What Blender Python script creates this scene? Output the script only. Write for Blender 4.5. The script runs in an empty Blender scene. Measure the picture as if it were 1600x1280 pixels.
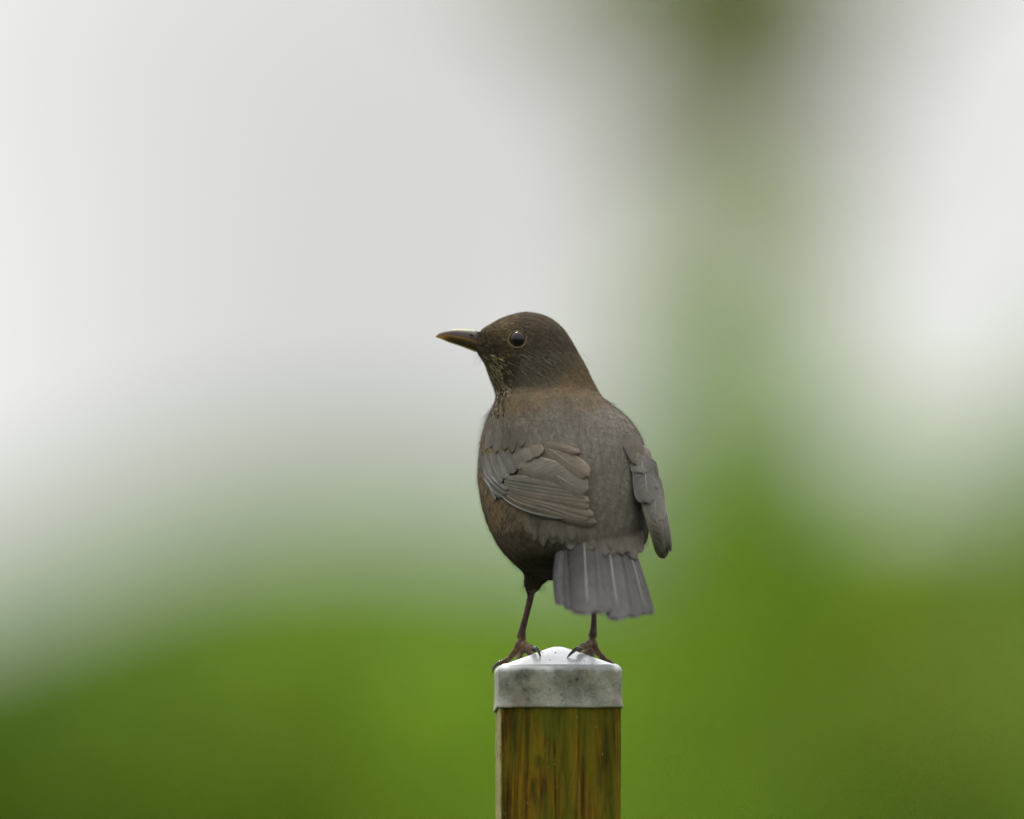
import bpy, math, random
import numpy as np
from mathutils import Vector, noise as mnoise
from mathutils.bvhtree import BVHTree

# ------------------------------------------------------------------ camera, sky, sun, exposure
S = 0.00033                    # metres per photo pixel at the post
FOC = 600.0                    # long telephoto
D = 1600 * S * FOC / 36.0      # camera to post distance
PITCH = math.radians(2.0)
CZ = 1.20
scene = bpy.context.scene
cam_d = bpy.data.cameras.new('camera')
cam = bpy.data.objects.new('camera', cam_d)
scene.collection.objects.link(cam)
cam.location = (0, -D, CZ)
cam.rotation_euler = (math.pi / 2 + PITCH, 0, 0)
cam_d.lens = FOC
cam_d.sensor_width = 36.0
cam_d.clip_start = 0.1
cam_d.clip_end = 3000
cam_d.dof.use_dof = True
cam_d.dof.focus_distance = D / math.cos(PITCH) - 0.014
cam_d.dof.aperture_fstop = 3.1
cam_d.dof.aperture_blades = 0
scene.camera = cam

SUN_EL, SUN_AZ = math.radians(52), math.radians(-14)   # azimuth from +Y, negative = left
world = bpy.data.worlds.new('World')
scene.world = world
world.use_nodes = True
wn, wl = world.node_tree.nodes, world.node_tree.links
wn.clear()
w_out = wn.new('ShaderNodeOutputWorld')
w_bg = wn.new('ShaderNodeBackground')
w_sky = wn.new('ShaderNodeTexSky')
w_sky.sky_type = 'NISHITA'
w_sky.sun_disc = False
w_sky.sun_elevation = SUN_EL
w_sky.sun_rotation = SUN_AZ
w_sky.dust_density = 2.0
w_hs = wn.new('ShaderNodeHueSaturation')
w_hs.inputs['Saturation'].default_value = 0.25
w_mix = wn.new('ShaderNodeMixRGB')
w_mix.inputs['Fac'].default_value = 0.8
w_mix.inputs['Color2'].default_value = (8.3, 8.35, 8.3, 1)     # even cloud deck
w_tc = wn.new('ShaderNodeTexCoord')
w_no = wn.new('ShaderNodeTexNoise')
w_no.inputs['Scale'].default_value = 16.0
w_no.inputs['Detail'].default_value = 1.5
w_no.inputs['Distortion'].default_value = 0.3
w_map = wn.new('ShaderNodeMapping')
w_map.inputs['Location'].default_value = (0.2423, 5.1233, 6.6166)
w_ramp = wn.new('ShaderNodeMapRange')
w_ramp.inputs['From Min'].default_value = 0.3
w_ramp.inputs['From Max'].default_value = 0.7
w_ramp.inputs['To Min'].default_value = 0.84
w_ramp.inputs['To Max'].default_value = 1.52
w_mul = wn.new('ShaderNodeVectorMath')
w_mul.operation = 'SCALE'
wl.new(w_sky.outputs['Color'], w_hs.inputs['Color'])
wl.new(w_hs.outputs['Color'], w_mix.inputs['Color1'])
wl.new(w_tc.outputs['Generated'], w_map.inputs['Vector'])
wl.new(w_map.outputs['Vector'], w_no.inputs['Vector'])
wl.new(w_no.outputs['Fac'], w_ramp.inputs['Value'])
wl.new(w_mix.outputs['Color'], w_mul.inputs[0])
wl.new(w_ramp.outputs['Result'], w_mul.inputs['Scale'])
# an overcast sky brightens evenly from the horizon to the zenith: L = Lh (1 + k sin el)
w_sep = wn.new('ShaderNodeSeparateXYZ')
w_up = wn.new('ShaderNodeMath'); w_up.operation = 'MAXIMUM'; w_up.inputs[1].default_value = 0.0
w_grad = wn.new('ShaderNodeMath'); w_grad.operation = 'MULTIPLY_ADD'; w_grad.inputs[1].default_value = 1.6; w_grad.inputs[2].default_value = 1.0
w_mul2 = wn.new('ShaderNodeVectorMath'); w_mul2.operation = 'SCALE'
wl.new(w_tc.outputs['Generated'], w_sep.inputs[0]); wl.new(w_sep.outputs['Z'], w_up.inputs[0]); wl.new(w_up.outputs[0], w_grad.inputs[0])
wl.new(w_mul.outputs['Vector'], w_mul2.inputs[0]); wl.new(w_grad.outputs[0], w_mul2.inputs['Scale'])
wl.new(w_mul2.outputs['Vector'], w_bg.inputs['Color'])
w_bg.inputs['Strength'].default_value = 0.069
wl.new(w_bg.outputs['Background'], w_out.inputs['Surface'])

sun_d = bpy.data.lights.new('sun', 'SUN')
sun_d.energy = 2.8
sun_d.angle = math.radians(14)
sun_d.color = (1.0, 0.96, 0.9)
sun = bpy.data.objects.new('sun', sun_d)
scene.collection.objects.link(sun)
_sd = Vector((math.sin(SUN_AZ) * math.cos(SUN_EL), math.cos(SUN_AZ) * math.cos(SUN_EL), math.sin(SUN_EL)))
sun.rotation_euler = _sd.to_track_quat('Z', 'Y').to_euler()

vs = scene.view_settings
vs.view_transform = 'Standard'
vs.look = 'None'
vs.exposure = 0.42
vs.gamma = 1.0
vs.use_curve_mapping = False
scene.render.engine = 'CYCLES'
scene.cycles.use_denoising = True
scene.cycles.max_bounces = 8
scene.cycles.transparent_max_bounces = 8

# ------------------------------------------------------------------ helpers
random.seed(7)
rng = np.random.default_rng(11)
KPX = 36.0 / (1600.0 * FOC)
cp, sp = math.cos(PITCH), math.sin(PITCH)


def at(u, v, y):
    """world point that stands at depth y (metres, + is away) where the photo shows pixel (u, v)"""
    u = np.asarray(u, float); v = np.asarray(v, float); y = np.asarray(y, float)
    dx = (u - 800) * KPX
    dv = -(v - 640) * KPX
    dy = cp - dv * sp
    dz = sp + dv * cp
    t = (y + D) / dy
    return np.stack(np.broadcast_arrays(dx * t, y, CZ + dz * t), -1)


def to_px(P):
    P = np.asarray(P, float)
    dx = P[..., 0]; dy = P[..., 1] + D; dz = P[..., 2] - CZ
    f = dy * cp + dz * sp
    upv = -dy * sp + dz * cp
    return 800 + dx / f / KPX, 640 - upv / f / KPX


def pchip(xs, ys, x):
    xs = np.asarray(xs, float); ys = np.asarray(ys, float); x = np.asarray(x, float)
    h = np.diff(xs); dl = np.diff(ys) / h
    m = np.zeros_like(ys)
    for i in range(1, len(xs) - 1):
        if dl[i - 1] * dl[i] > 0:
            w1 = 2 * h[i] + h[i - 1]; w2 = h[i] + 2 * h[i - 1]
            m[i] = (w1 + w2) / (w1 / dl[i - 1] + w2 / dl[i])
    m[0], m[-1] = dl[0], dl[-1]
    xc = np.clip(x, xs[0], xs[-1])
    k = np.clip(np.searchsorted(xs, xc) - 1, 0, len(xs) - 2)
    t = (xc - xs[k]) / h[k]
    return ((2 * t**3 - 3 * t**2 + 1) * ys[k] + (t**3 - 2 * t**2 + t) * h[k] * m[k]
            + (-2 * t**3 + 3 * t**2) * ys[k + 1] + (t**3 - t**2) * h[k] * m[k + 1])


def sstep(a, b, x):
    t = np.clip((np.asarray(x, float) - a) / (b - a), 0, 1)
    return t * t * (3 - 2 * t)


def link(o, parent=None):
    scene.collection.objects.link(o)
    if parent is not None:
        o.parent = parent
    return o


def mesh_obj(name, verts, faces, mats, parent=None, smooth=True, col=None, uv=None, midx=None):
    me = bpy.data.meshes.new(name)
    verts = np.asarray(verts, np.float32)
    if isinstance(faces, np.ndarray):
        n, k = faces.shape
        me.vertices.add(len(verts))
        me.vertices.foreach_set('co', verts.ravel())
        me.loops.add(n * k)
        me.loops.foreach_set('vertex_index', faces.astype(np.int32).ravel())
        me.polygons.add(n)
        me.polygons.foreach_set('loop_start', np.arange(0, n * k, k, dtype=np.int32))
        me.update(calc_edges=True)
    else:
        me.from_pydata(verts.tolist(), [], faces)
    for m in (mats if isinstance(mats, (list, tuple)) else [mats]):
        me.materials.append(m)
    me.polygons.foreach_set('use_smooth', np.full(len(me.polygons), smooth))
    if midx is not None:
        me.polygons.foreach_set('material_index', np.asarray(midx, np.int32))
    if col is not None:
        a = me.color_attributes.new('tint', 'FLOAT_COLOR', 'POINT')
        c = np.ones((len(verts), 4), np.float32); c[:, :3] = col
        a.data.foreach_set('color', c.ravel())
    if uv is not None:
        a = me.attributes.new('vane', 'FLOAT_VECTOR', 'POINT')
        c = np.zeros((len(verts), 3), np.float32); c[:, :uv.shape[1]] = uv
        a.data.foreach_set('vector', c.ravel())
    me.update()
    return link(bpy.data.objects.new(name, me), parent)


def empty(name, loc, label, cat, group=None):
    o = bpy.data.objects.new(name, None)
    o.location = loc
    o.empty_display_size = 0.05
    link(o)
    tag(o, label, cat, group)
    return o


def tag(o, label=None, cat=None, group=None, kind=None):
    if label: o['label'] = label
    if cat: o['category'] = cat
    if group: o['group'] = group
    if kind: o['kind'] = kind


def under(o, parent):
    """parent keeping world placement (parents here are only translated)"""
    o.parent = parent
    o.matrix_parent_inverse = parent_inv(parent)


def parent_inv(p):
    from mathutils import Matrix
    loc = Vector((0, 0, 0))
    q = p
    while q is not None:
        loc += q.location
        q = q.parent if False else None
    return Matrix.Translation(-loc)


def grid_faces(nr, nc, wrap=False):
    r, c = np.meshgrid(np.arange(nr - 1), np.arange(nc if wrap else nc - 1), indexing='ij')
    c2 = (c + 1) % nc
    return np.stack([r * nc + c, r * nc + c2, (r + 1) * nc + c2, (r + 1) * nc + c], -1).reshape(-1, 4)


def tube(path, radii, n=10, caps=True):
    """closed tapered tube along a path, returns verts, faces(list)"""
    path = np.asarray(path, float)
    k = len(path)
    radii = np.asarray(radii, float)
    tang = np.gradient(path, axis=0)
    tang /= np.linalg.norm(tang, axis=1)[:, None] + 1e-12
    ref = np.array([0.31, 0.9, 0.2]); ref /= np.linalg.norm(ref)
    vs_ = []
    for i in range(k):
        a = np.cross(tang[i], ref); a /= np.linalg.norm(a) + 1e-9
        b = np.cross(tang[i], a)
        th = np.linspace(0, 2 * np.pi, n, endpoint=False)
        vs_.append(path[i] + radii[i] * (np.cos(th)[:, None] * a + np.sin(th)[:, None] * b))
    V = np.concatenate(vs_)
    F = grid_faces(k, n, True).tolist()
    if caps:
        F.append(list(range(n))[::-1]); F.append(list(range((k - 1) * n, k * n)))
    return V, F


def smooth_path(pts, n=16):
    pts = np.asarray(pts, float)
    t = np.linspace(0, 1, len(pts))
    tt = np.linspace(0, 1, n)
    out = []
    for j in range(pts.shape[1]):
        m = np.gradient(pts[:, j], t)
        k = np.clip(np.searchsorted(t, tt) - 1, 0, len(t) - 2)
        h = t[k + 1] - t[k]; s = (tt - t[k]) / h
        out.append((2*s**3-3*s**2+1)*pts[k, j]+(s**3-2*s**2+s)*h*m[k]+(-2*s**3+3*s**2)*pts[k+1, j]+(s**3-s**2)*h*m[k+1])
    return np.stack(out, -1)


# ------------------------------------------------------------------ material helpers
def new_mat(name):
    m = bpy.data.materials.new(name)
    m.use_nodes = True
    nt = m.node_tree
    b = nt.nodes['Principled BSDF']
    return m, nt, nt.nodes, nt.links, b


def ramp(nodes, stops):
    r = nodes.new('ShaderNodeValToRGB')
    e = r.color_ramp.elements
    while len(e) > 1:
        e.remove(e[-1])
    e[0].position, e[0].color = stops[0][0], (*stops[0][1], 1)
    for p, c in stops[1:]:
        x = e.new(p); x.color = (*c, 1)
    return r


def mat_tint(name, rough=0.75, spec=0.25, sheen=0.0, noise_scale=900, amount=0.35, bump=0.0, bump_scale=1500):
    """colour from the mesh's tint attribute with fine mottling"""
    m, nt, N, L, b = new_mat(name)
    a = N.new('ShaderNodeAttribute'); a.attribute_name = 'tint'
    tc = N.new('ShaderNodeTexCoord')
    no = N.new('ShaderNodeTexNoise'); no.inputs['Scale'].default_value = noise_scale; no.inputs['Detail'].default_value = 3
    L.new(tc.outputs['Object'], no.inputs['Vector'])
    mr = N.new('ShaderNodeMapRange')
    mr.inputs['From Min'].default_value = 0.3; mr.inputs['From Max'].default_value = 0.7
    mr.inputs['To Min'].default_value = 1 - amount; mr.inputs['To Max'].default_value = 1 + amount
    L.new(no.outputs['Fac'], mr.inputs['Value'])
    sc = N.new('ShaderNodeVectorMath'); sc.operation = 'SCALE'
    L.new(a.outputs['Color'], sc.inputs[0]); L.new(mr.outputs['Result'], sc.inputs['Scale'])
    L.new(sc.outputs['Vector'], b.inputs['Base Color'])
    b.inputs['Roughness'].default_value = rough
    b.inputs['Specular IOR Level'].default_value = spec
    b.inputs['Sheen Weight'].default_value = sheen
    b.inputs['Sheen Roughness'].default_value = 0.5
    if bump:
        n2 = N.new('ShaderNodeTexVoronoi'); n2.inputs['Scale'].default_value = bump_scale
        L.new(tc.outputs['Object'], n2.inputs['Vector'])
        bp = N.new('ShaderNodeBump'); bp.inputs['Strength'].default_value = bump; bp.inputs['Distance'].default_value = 0.0005
        L.new(n2.outputs['Distance'], bp.inputs['Height'])
        L.new(bp.outputs['Normal'], b.inputs['Normal'])
    return m


def add_translucency(m, fac):
    N, L = m.node_tree.nodes, m.node_tree.links
    b = N['Principled BSDF']
    tr = N.new('ShaderNodeBsdfTranslucent')
    L.new(b.inputs['Base Color'].links[0].from_socket, tr.inputs['Color'])
    mx = N.new('ShaderNodeMixShader'); mx.inputs['Fac'].default_value = fac
    L.new(b.outputs[0], mx.inputs[1]); L.new(tr.outputs[0], mx.inputs[2])
    L.new(mx.outputs[0], N['Material Output'].inputs['Surface'])


def mat_feather(name, base, edge, edge_amt=0.6, rough=0.62, cross=.16, e0=.86, var=1.0):
    """vane: coordinates (across -1..1, along 0..1) in attribute 'vane'; fine slanted barbs, edge tinted by pale wear, on the tail by painted shade"""
    m, nt, N, L, b = new_mat(name)
    a = N.new('ShaderNodeAttribute'); a.attribute_name = 'vane'
    sx = N.new('ShaderNodeSeparateXYZ'); L.new(a.outputs['Vector'], sx.inputs[0])
    ab = N.new('ShaderNodeMath'); ab.operation = 'ABSOLUTE'; L.new(sx.outputs['X'], ab.inputs[0])
    # barb coordinate: along - 0.25*|across|
    mm = N.new('ShaderNodeMath'); mm.operation = 'MULTIPLY_ADD'
    L.new(ab.outputs[0], mm.inputs[0]); mm.inputs[1].default_value = -0.22; L.new(sx.outputs['Y'], mm.inputs[2])
    cx = N.new('ShaderNodeCombineXYZ')
    L.new(mm.outputs[0], cx.inputs['X']); 
    sc_ = N.new('ShaderNodeMath'); sc_.operation = 'MULTIPLY'; L.new(sx.outputs['X'], sc_.inputs[0]); sc_.inputs[1].default_value = 0.02
    L.new(sc_.outputs[0], cx.inputs['Y'])
    oi = N.new('ShaderNodeObjectInfo')
    L.new(oi.outputs['Random'], cx.inputs['Z'])
    no = N.new('ShaderNodeTexNoise'); no.inputs['Scale'].default_value = 55; no.inputs['Detail'].default_value = 4; no.inputs['Roughness'].default_value = 0.7
    L.new(cx.outputs[0], no.inputs['Vector'])
    br = N.new('ShaderNodeMapRange'); br.inputs['From Min'].default_value = 0.3; br.inputs['From Max'].default_value = 0.7
    br.inputs['To Min'].default_value = 0.68; br.inputs['To Max'].default_value = 1.32
    L.new(no.outputs['Fac'], br.inputs['Value'])
    # soft cloudy wear
    tc = N.new('ShaderNodeTexCoord')
    n2 = N.new('ShaderNodeTexNoise'); n2.inputs['Scale'].default_value = 90; n2.inputs['Detail'].default_value = 3
    L.new(tc.outputs['Object'], n2.inputs['Vector'])
    b2 = N.new('ShaderNodeMapRange'); b2.inputs['From Min'].default_value = 0.3; b2.inputs['From Max'].default_value = 0.7
    b2.inputs['To Min'].default_value = 0.85; b2.inputs['To Max'].default_value = 1.15
    L.new(n2.outputs['Fac'], b2.inputs['Value'])
    ob = N.new('ShaderNodeMapRange'); ob.inputs['To Min'].default_value = 1 - .18 * var; ob.inputs['To Max'].default_value = 1 + .16 * var
    L.new(oi.outputs['Random'], ob.inputs['Value'])
    m1 = N.new('ShaderNodeMath'); m1.operation = 'MULTIPLY'; L.new(br.outputs[0], m1.inputs[0]); L.new(b2.outputs[0], m1.inputs[1])
    m2 = N.new('ShaderNodeMath'); m2.operation = 'MULTIPLY'; L.new(m1.outputs[0], m2.inputs[0]); L.new(ob.outputs[0], m2.inputs[1])
    # worn edge; for the tail a shadow seam painted dark
    er = N.new('ShaderNodeMapRange'); er.inputs['From Min'].default_value = e0; er.inputs['From Max'].default_value = 1.0
    er.inputs['To Min'].default_value = 0.0; er.inputs['To Max'].default_value = edge_amt
    er.interpolation_type = 'SMOOTHSTEP'
    L.new(sx.outputs['Z'], er.inputs['Value'])
    mx = N.new('ShaderNodeMixRGB'); mx.inputs['Color1'].default_value = (*base, 1); mx.inputs['Color2'].default_value = (*edge, 1)
    L.new(er.outputs[0], mx.inputs['Fac'])
    sc2 = N.new('ShaderNodeVectorMath'); sc2.operation = 'SCALE'
    cg = N.new('ShaderNodeMath'); cg.operation = 'MULTIPLY_ADD'; cg.inputs[1].default_value = -cross; cg.inputs[2].default_value = 1.0
    L.new(sx.outputs['X'], cg.inputs[0])
    m3 = N.new('ShaderNodeMath'); m3.operation = 'MULTIPLY'; L.new(m2.outputs[0], m3.inputs[0]); L.new(cg.outputs[0], m3.inputs[1])
    L.new(mx.outputs[0], sc2.inputs[0]); L.new(m3.outputs[0], sc2.inputs['Scale'])
    L.new(sc2.outputs[0], b.inputs['Base Color'])
    b.inputs['Roughness'].default_value = rough
    b.inputs['Specular IOR Level'].default_value = 0.12
    bp = N.new('ShaderNodeBump'); bp.inputs['Strength'].default_value = 0.5; bp.inputs['Distance'].default_value = 0.0005
    L.new(no.outputs['Fac'], bp.inputs['Height']); L.new(bp.outputs['Normal'], b.inputs['Normal'])
    return m


def mat_plain(name, colr, rough=0.5, spec=0.5, noise_scale=300, amount=0.2, coat=0.0):
    m, nt, N, L, b = new_mat(name)
    tc = N.new('ShaderNodeTexCoord')
    no = N.new('ShaderNodeTexNoise'); no.inputs['Scale'].default_value = noise_scale; no.inputs['Detail'].default_value = 4
    L.new(tc.outputs['Object'], no.inputs['Vector'])
    lo = tuple(c * (1 - amount) for c in colr); hi = tuple(c * (1 + amount) for c in colr)
    r = ramp(N, [(0.3, lo), (0.7, hi)])
    L.new(no.outputs['Fac'], r.inputs['Fac']); L.new(r.outputs['Color'], b.inputs['Base Color'])
    b.inputs['Roughness'].default_value = rough
    b.inputs['Specular IOR Level'].default_value = spec
    b.inputs['Coat Weight'].default_value = coat
    return m


def mat_leaf(name, trans=0.5):
    m, nt, N, L, b = new_mat(name)
    a = N.new('ShaderNodeAttribute'); a.attribute_name = 'tint'
    L.new(a.outputs['Color'], b.inputs['Base Color'])
    b.inputs['Roughness'].default_value = 0.5
    b.inputs['Specular IOR Level'].default_value = 0.3
    tr = N.new('ShaderNodeBsdfTranslucent'); L.new(a.outputs['Color'], tr.inputs['Color'])
    mx = N.new('ShaderNodeMixShader'); mx.inputs['Fac'].default_value = trans
    L.new(b.outputs[0], mx.inputs[1]); L.new(tr.outputs[0], mx.inputs[2])
    L.new(mx.outputs[0], N['Material Output'].inputs['Surface'])
    return m


# ------------------------------------------------------------------ ground
def mat_lawn():
    m, nt, N, L, b = new_mat('lawn')
    tc = N.new('ShaderNodeTexCoord')
    no = N.new('ShaderNodeTexNoise'); no.inputs['Scale'].default_value = 3; no.inputs['Detail'].default_value = 8
    L.new(tc.outputs['Object'], no.inputs['Vector'])
    r = ramp(N, [(0.3, (0.035, 0.06, 0.012)), (0.55, (0.06, 0.1, 0.02)), (0.75, (0.09, 0.1, 0.03))])
    L.new(no.outputs['Fac'], r.inputs['Fac']); L.new(r.outputs['Color'], b.inputs['Base Color'])
    b.inputs['Roughness'].default_value = 0.9
    n2 = N.new('ShaderNodeTexNoise'); n2.inputs['Scale'].default_value = 60; n2.inputs['Detail'].default_value = 6
    L.new(tc.outputs['Object'], n2.inputs['Vector'])
    bp = N.new('ShaderNodeBump'); bp.inputs['Distance'].default_value = 0.05
    L.new(n2.outputs['Fac'], bp.inputs['Height']); L.new(bp.outputs['Normal'], b.inputs['Normal'])
    return m


_n = 60
_ax = np.sign(np.linspace(-1, 1, _n)) * np.abs(np.linspace(-1, 1, _n)) ** 3 * 900
_gx, _gy = np.meshgrid(_ax, _ax, indexing='ij')
_gz = np.array([[mnoise.noise(Vector((x * .05, y * .05, 1))) * .12 - .06 if max(abs(x), abs(y)) > 1.5 else 0 for y in _ax] for x in _ax])
ground = mesh_obj('ground', np.stack([_gx, _gy, _gz], -1).reshape(-1, 3), grid_faces(_n, _n), mat_lawn())
tag(ground, 'green garden lawn reaching to the horizon', None, None, 'structure')

def mat_pasture():
    m, nt, N, L, b = new_mat('pasture')
    tc = N.new('ShaderNodeTexCoord')
    no = N.new('ShaderNodeTexNoise'); no.inputs['Scale'].default_value = 0.9; no.inputs['Detail'].default_value = 7; no.inputs['Roughness'].default_value = .65
    L.new(tc.outputs['Object'], no.inputs['Vector'])
    r = ramp(N, [(0.30, (0.024, 0.056, 0.010)), (0.45, (0.042, 0.082, 0.014)), (0.58, (0.064, 0.104, 0.016)), (0.72, (0.066, 0.096, 0.017))])
    L.new(no.outputs['Fac'], r.inputs['Fac']); L.new(r.outputs['Color'], b.inputs['Base Color'])
    b.inputs['Roughness'].default_value = 1.0; b.inputs['Specular IOR Level'].default_value = 0.0
    n2 = N.new('ShaderNodeTexNoise'); n2.inputs['Scale'].default_value = 25; n2.inputs['Detail'].default_value = 6
    L.new(tc.outputs['Object'], n2.inputs['Vector'])
    bp = N.new('ShaderNodeBump'); bp.inputs['Distance'].default_value = 0.06; bp.inputs['Strength'].default_value = .6
    L.new(n2.outputs['Fac'], bp.inputs['Height']); L.new(bp.outputs['Normal'], b.inputs['Normal'])
    return m


# grassy bank rising behind the shrubs; crest heights follow what the photo shows above it
CRU = np.array([-9000, -2600, -900, -300, 0, 200, 400, 600, 800, 1000, 1250, 1420, 1600, 1900, 2600, 9000])
CRV = np.array([900, 1000, 1010, 955, 895, 820, 770, 762, 780, 790, 770, 800, 750, 720, 900, 950])
HY0, HY1 = 33.0, 62.0
_xs = np.linspace(-30, 30, 241); _ys = np.concatenate([np.linspace(HY0, HY1, 40), np.linspace(HY1 + 3, 150, 14)])
_u = 800 + _xs / (KPX * (HY1 + D))
_cz = at(_u, pchip(CRU, CRV, _u), HY1)[:, 2]
_hv = []
for yy in _ys:
    t = min((yy - HY0) / (HY1 - HY0), 1.0)
    rise = math.sin(t * math.pi / 2) ** 1.15
    bump = np.array([mnoise.noise(Vector((x * .35, yy * .2, 5))) * .16 * t * (1 - t) * 3 for x in _xs])
    back = max(0.0, (yy - HY1)) * .028
    _hv.append(np.column_stack([_xs, np.full(len(_xs), yy), -.12 + (_cz + .12) * rise + bump - back]))
hill = mesh_obj('hillside', np.concatenate(_hv), grid_faces(len(_ys), len(_xs)), mat_pasture())
tag(hill, 'bright green grassy bank rising behind the shrubs', None, None, 'structure')

# ------------------------------------------------------------------ garden shrubs and tree in the blurred background
M_leaf = mat_leaf('leaf', 0.5)
M_leaf_dark = mat_leaf('leaf_thick', 0.3)
M_bark = mat_plain('bark', (0.14, 0.145, 0.055), 0.9, 0.2, 30, 0.45)


def leaf_cloud(clumps, size, c0, c1, seed):
    """clumps: (centre xyz, radii xyz, n). returns verts, faces, tint"""
    r = np.random.default_rng(seed)
    P, C = [], []
    c0 = np.array(c0); c1 = np.array(c1)
    for (cx, cy, cz), (rx, ry, rz), n in clumps:
        q = r.normal(size=(n, 3)); q /= np.linalg.norm(q, axis=1)[:, None]
        q *= (np.abs(r.normal(size=n)) * .30 + .62 * r.random(n) ** .5)[:, None]
        # lumpy outline
        lump = np.array([1 + 0.28 * mnoise.noise(Vector(a) * 2.2 + Vector((seed, cx * 3, cz))) for a in q.tolist()])
        q *= lump[:, None]
        P.append(q * np.array([rx, ry, rz]) + np.array([cx, cy, cz]))
        k = r.random(n)[:, None]
        C.append((c0 * (1 - k) + c1 * k) * (0.75 + 0.5 * r.random((n, 1))))
    P = np.concatenate(P); C = np.concatenate(C)
    ok = P[:, 2] > 0.05
    P, C = P[ok], C[ok]
    n = len(P)
    ax = r.normal(size=(n, 3)); ax[:, 2] -= 0.35; ax /= np.linalg.norm(ax, axis=1)[:, None]
    up = r.normal(size=(n, 3)); up[:, 2] += 1.1
    sd = np.cross(ax, up); sd /= np.linalg.norm(sd, axis=1)[:, None] + 1e-9
    nm = np.cross(sd, ax)
    L = size * (0.7 + 0.6 * r.random((n, 1)))
    W = L * 0.33
    a = P - ax * L * .5
    b_ = P + sd * W + nm * L * 0.08 - ax * L * .05
    c_ = P + ax * L * .5
    d_ = P - sd * W + nm * L * 0.08 - ax * L * .05
    V = np.stack([a, b_, c_, d_], 1).reshape(-1, 3)
    F = np.arange(n * 4).reshape(n, 4)
    return V, F, np.repeat(C, 4, 0)


def stems(base, tops, r0, seed):
    rr = random.Random(seed)
    Vs, Fs, off = [], [], 0
    for i, tp in enumerate(tops):
        b0 = np.array(base) + np.array([rr.uniform(-.12, .12), rr.uniform(-.12, .12), -0.1])
        tp = np.array(tp)
        mid = b0 * .5 + tp * .5 + np.array([rr.uniform(-.1, .1), rr.uniform(-.1, .1), .1])
        path = smooth_path([b0, mid, tp], 9)
        V, F = tube(path, np.linspace(r0, r0 * .3, 9), 7)
        Vs.append(V); Fs += [[k + off for k in f] for f in F]; off += len(V)
        for j in range(3):
            s = path[4 + j]
            e = s + np.array([rr.uniform(-.35, .35), rr.uniform(-.3, .3), rr.uniform(.15, .45)])
            V, F = tube(smooth_path([s, (s + e) / 2 + np.array([0, 0, .05]), e], 5), np.linspace(r0 * .45, r0 * .15, 5), 6)
            Vs.append(V); Fs += [[k + off for k in f] for f in F]; off += len(V)
    return np.concatenate(Vs), Fs


def plant(name, label, cat, x, y, clumps, size, c0, c1, seed, mat=None, r0=0.03, group=None, stem_name='stem', foliage='foliage'):
    o = empty(name, (x, y, 0), label, cat, group)
    V, F, C = leaf_cloud(clumps, size, c0, c1, seed)
    f = mesh_obj(foliage, V, F, mat or M_leaf, None, False, C)
    under(f, o)
    tops = [c[0] for c in clumps]
    V, F = stems((x, y, 0), tops, r0, seed)
    s = mesh_obj(stem_name, V, F, M_bark)
    under(s, o)
    return o


def pc(u, v, y, ru, rv, n, ry=None):
    """leaf clump whose centre stands at depth y on the line of sight of (u, v); radii in photo pixels"""
    k = S * (y + D) / D
    return (tuple(at(u, v, y).tolist()), (ru * k, (ry or min(ru * k * 0.6, .16)), rv * k), int(n * DENS))


DENS = 0.27


MID0, MID1 = (0.27, 0.46, 0.016), (0.42, 0.62, 0.04)
BRI0, BRI1 = (0.30, 0.50, 0.012), (0.42, 0.62, 0.03)
DRK0, DRK1 = (0.08, 0.18, 0.006), (0.17, 0.29, 0.010)
OLV0, OLV1 = (0.30, 0.35, 0.05), (0.46, 0.50, 0.09)
RST0, RST1 = (0.20, 0.18, 0.015), (0.32, 0.28, 0.03)


def shrub_at(name, label, u, y, clumps, size, c0, c1, seed, **kw):
    x = float(at(u, 1200, y)[0])
    return plant(name, label, kw.pop('cat', 'shrub'), x, y, clumps, size, c0, c1, seed, **kw)


GRP = 'garden shrubs behind the post'
shrub_at('dark_shrub', 'dark green low shrub blurred in the lower left corner', 150, 25,
         [pc(270, 1200, 25, 190, 100, 7500), pc(60, 1190, 25, 170, 130, 7500), pc(-140, 1190, 25, 170, 150, 5000), pc(150, 1480, 25.2, 300, 240, 3400), pc(120, 1800, 25.2, 320, 280, 2500)],
         0.06, DRK0, DRK1, 3, group=GRP)
shrub_at('leafy_shrub', 'bright green rounded shrub left of the post', 430, 24,
         [pc(410, 930, 24, 130, 90, 900), pc(350, 1120, 24, 130, 80, 2600), pc(560, 1190, 24, 130, 80, 2600), pc(450, 1330, 24, 300, 150, 5000), pc(480, 1750, 24, 330, 300, 3000)],
         0.055, (0.20, 0.33, 0.014), (0.33, 0.48, 0.03), 5, group=GRP)
shrub_at('leafy_shrub', 'yellowish green shrub directly behind the post and the bird', 780, 25,
         [pc(660, 1010, 25, 120, 100, 1800), pc(930, 1010, 25, 110, 150, 1500), pc(720, 1290, 25, 240, 130, 4200), pc(980, 1250, 25, 150, 110, 2600), pc(800, 1600, 25, 330, 300, 3000)],
         0.055, BRI0, BRI1, 8, group=GRP)
shrub_at('tall_shrub', 'tall slender bright green shrub right of the bird', 1180, 24.5,
         [pc(1185, 520, 24.5, 100, 120, 2600), pc(1180, 690, 24.5, 130, 140, 4600), pc(1140, 880, 24.5, 160, 150, 3400), pc(1170, 1260, 24.5, 220, 140, 5200),
          pc(1050, 690, 24.5, 90, 160, 1700), pc(1180, 1600, 24.5, 300, 300, 3000)],
         0.055, BRI0, BRI1, 13, group=GRP)
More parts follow.
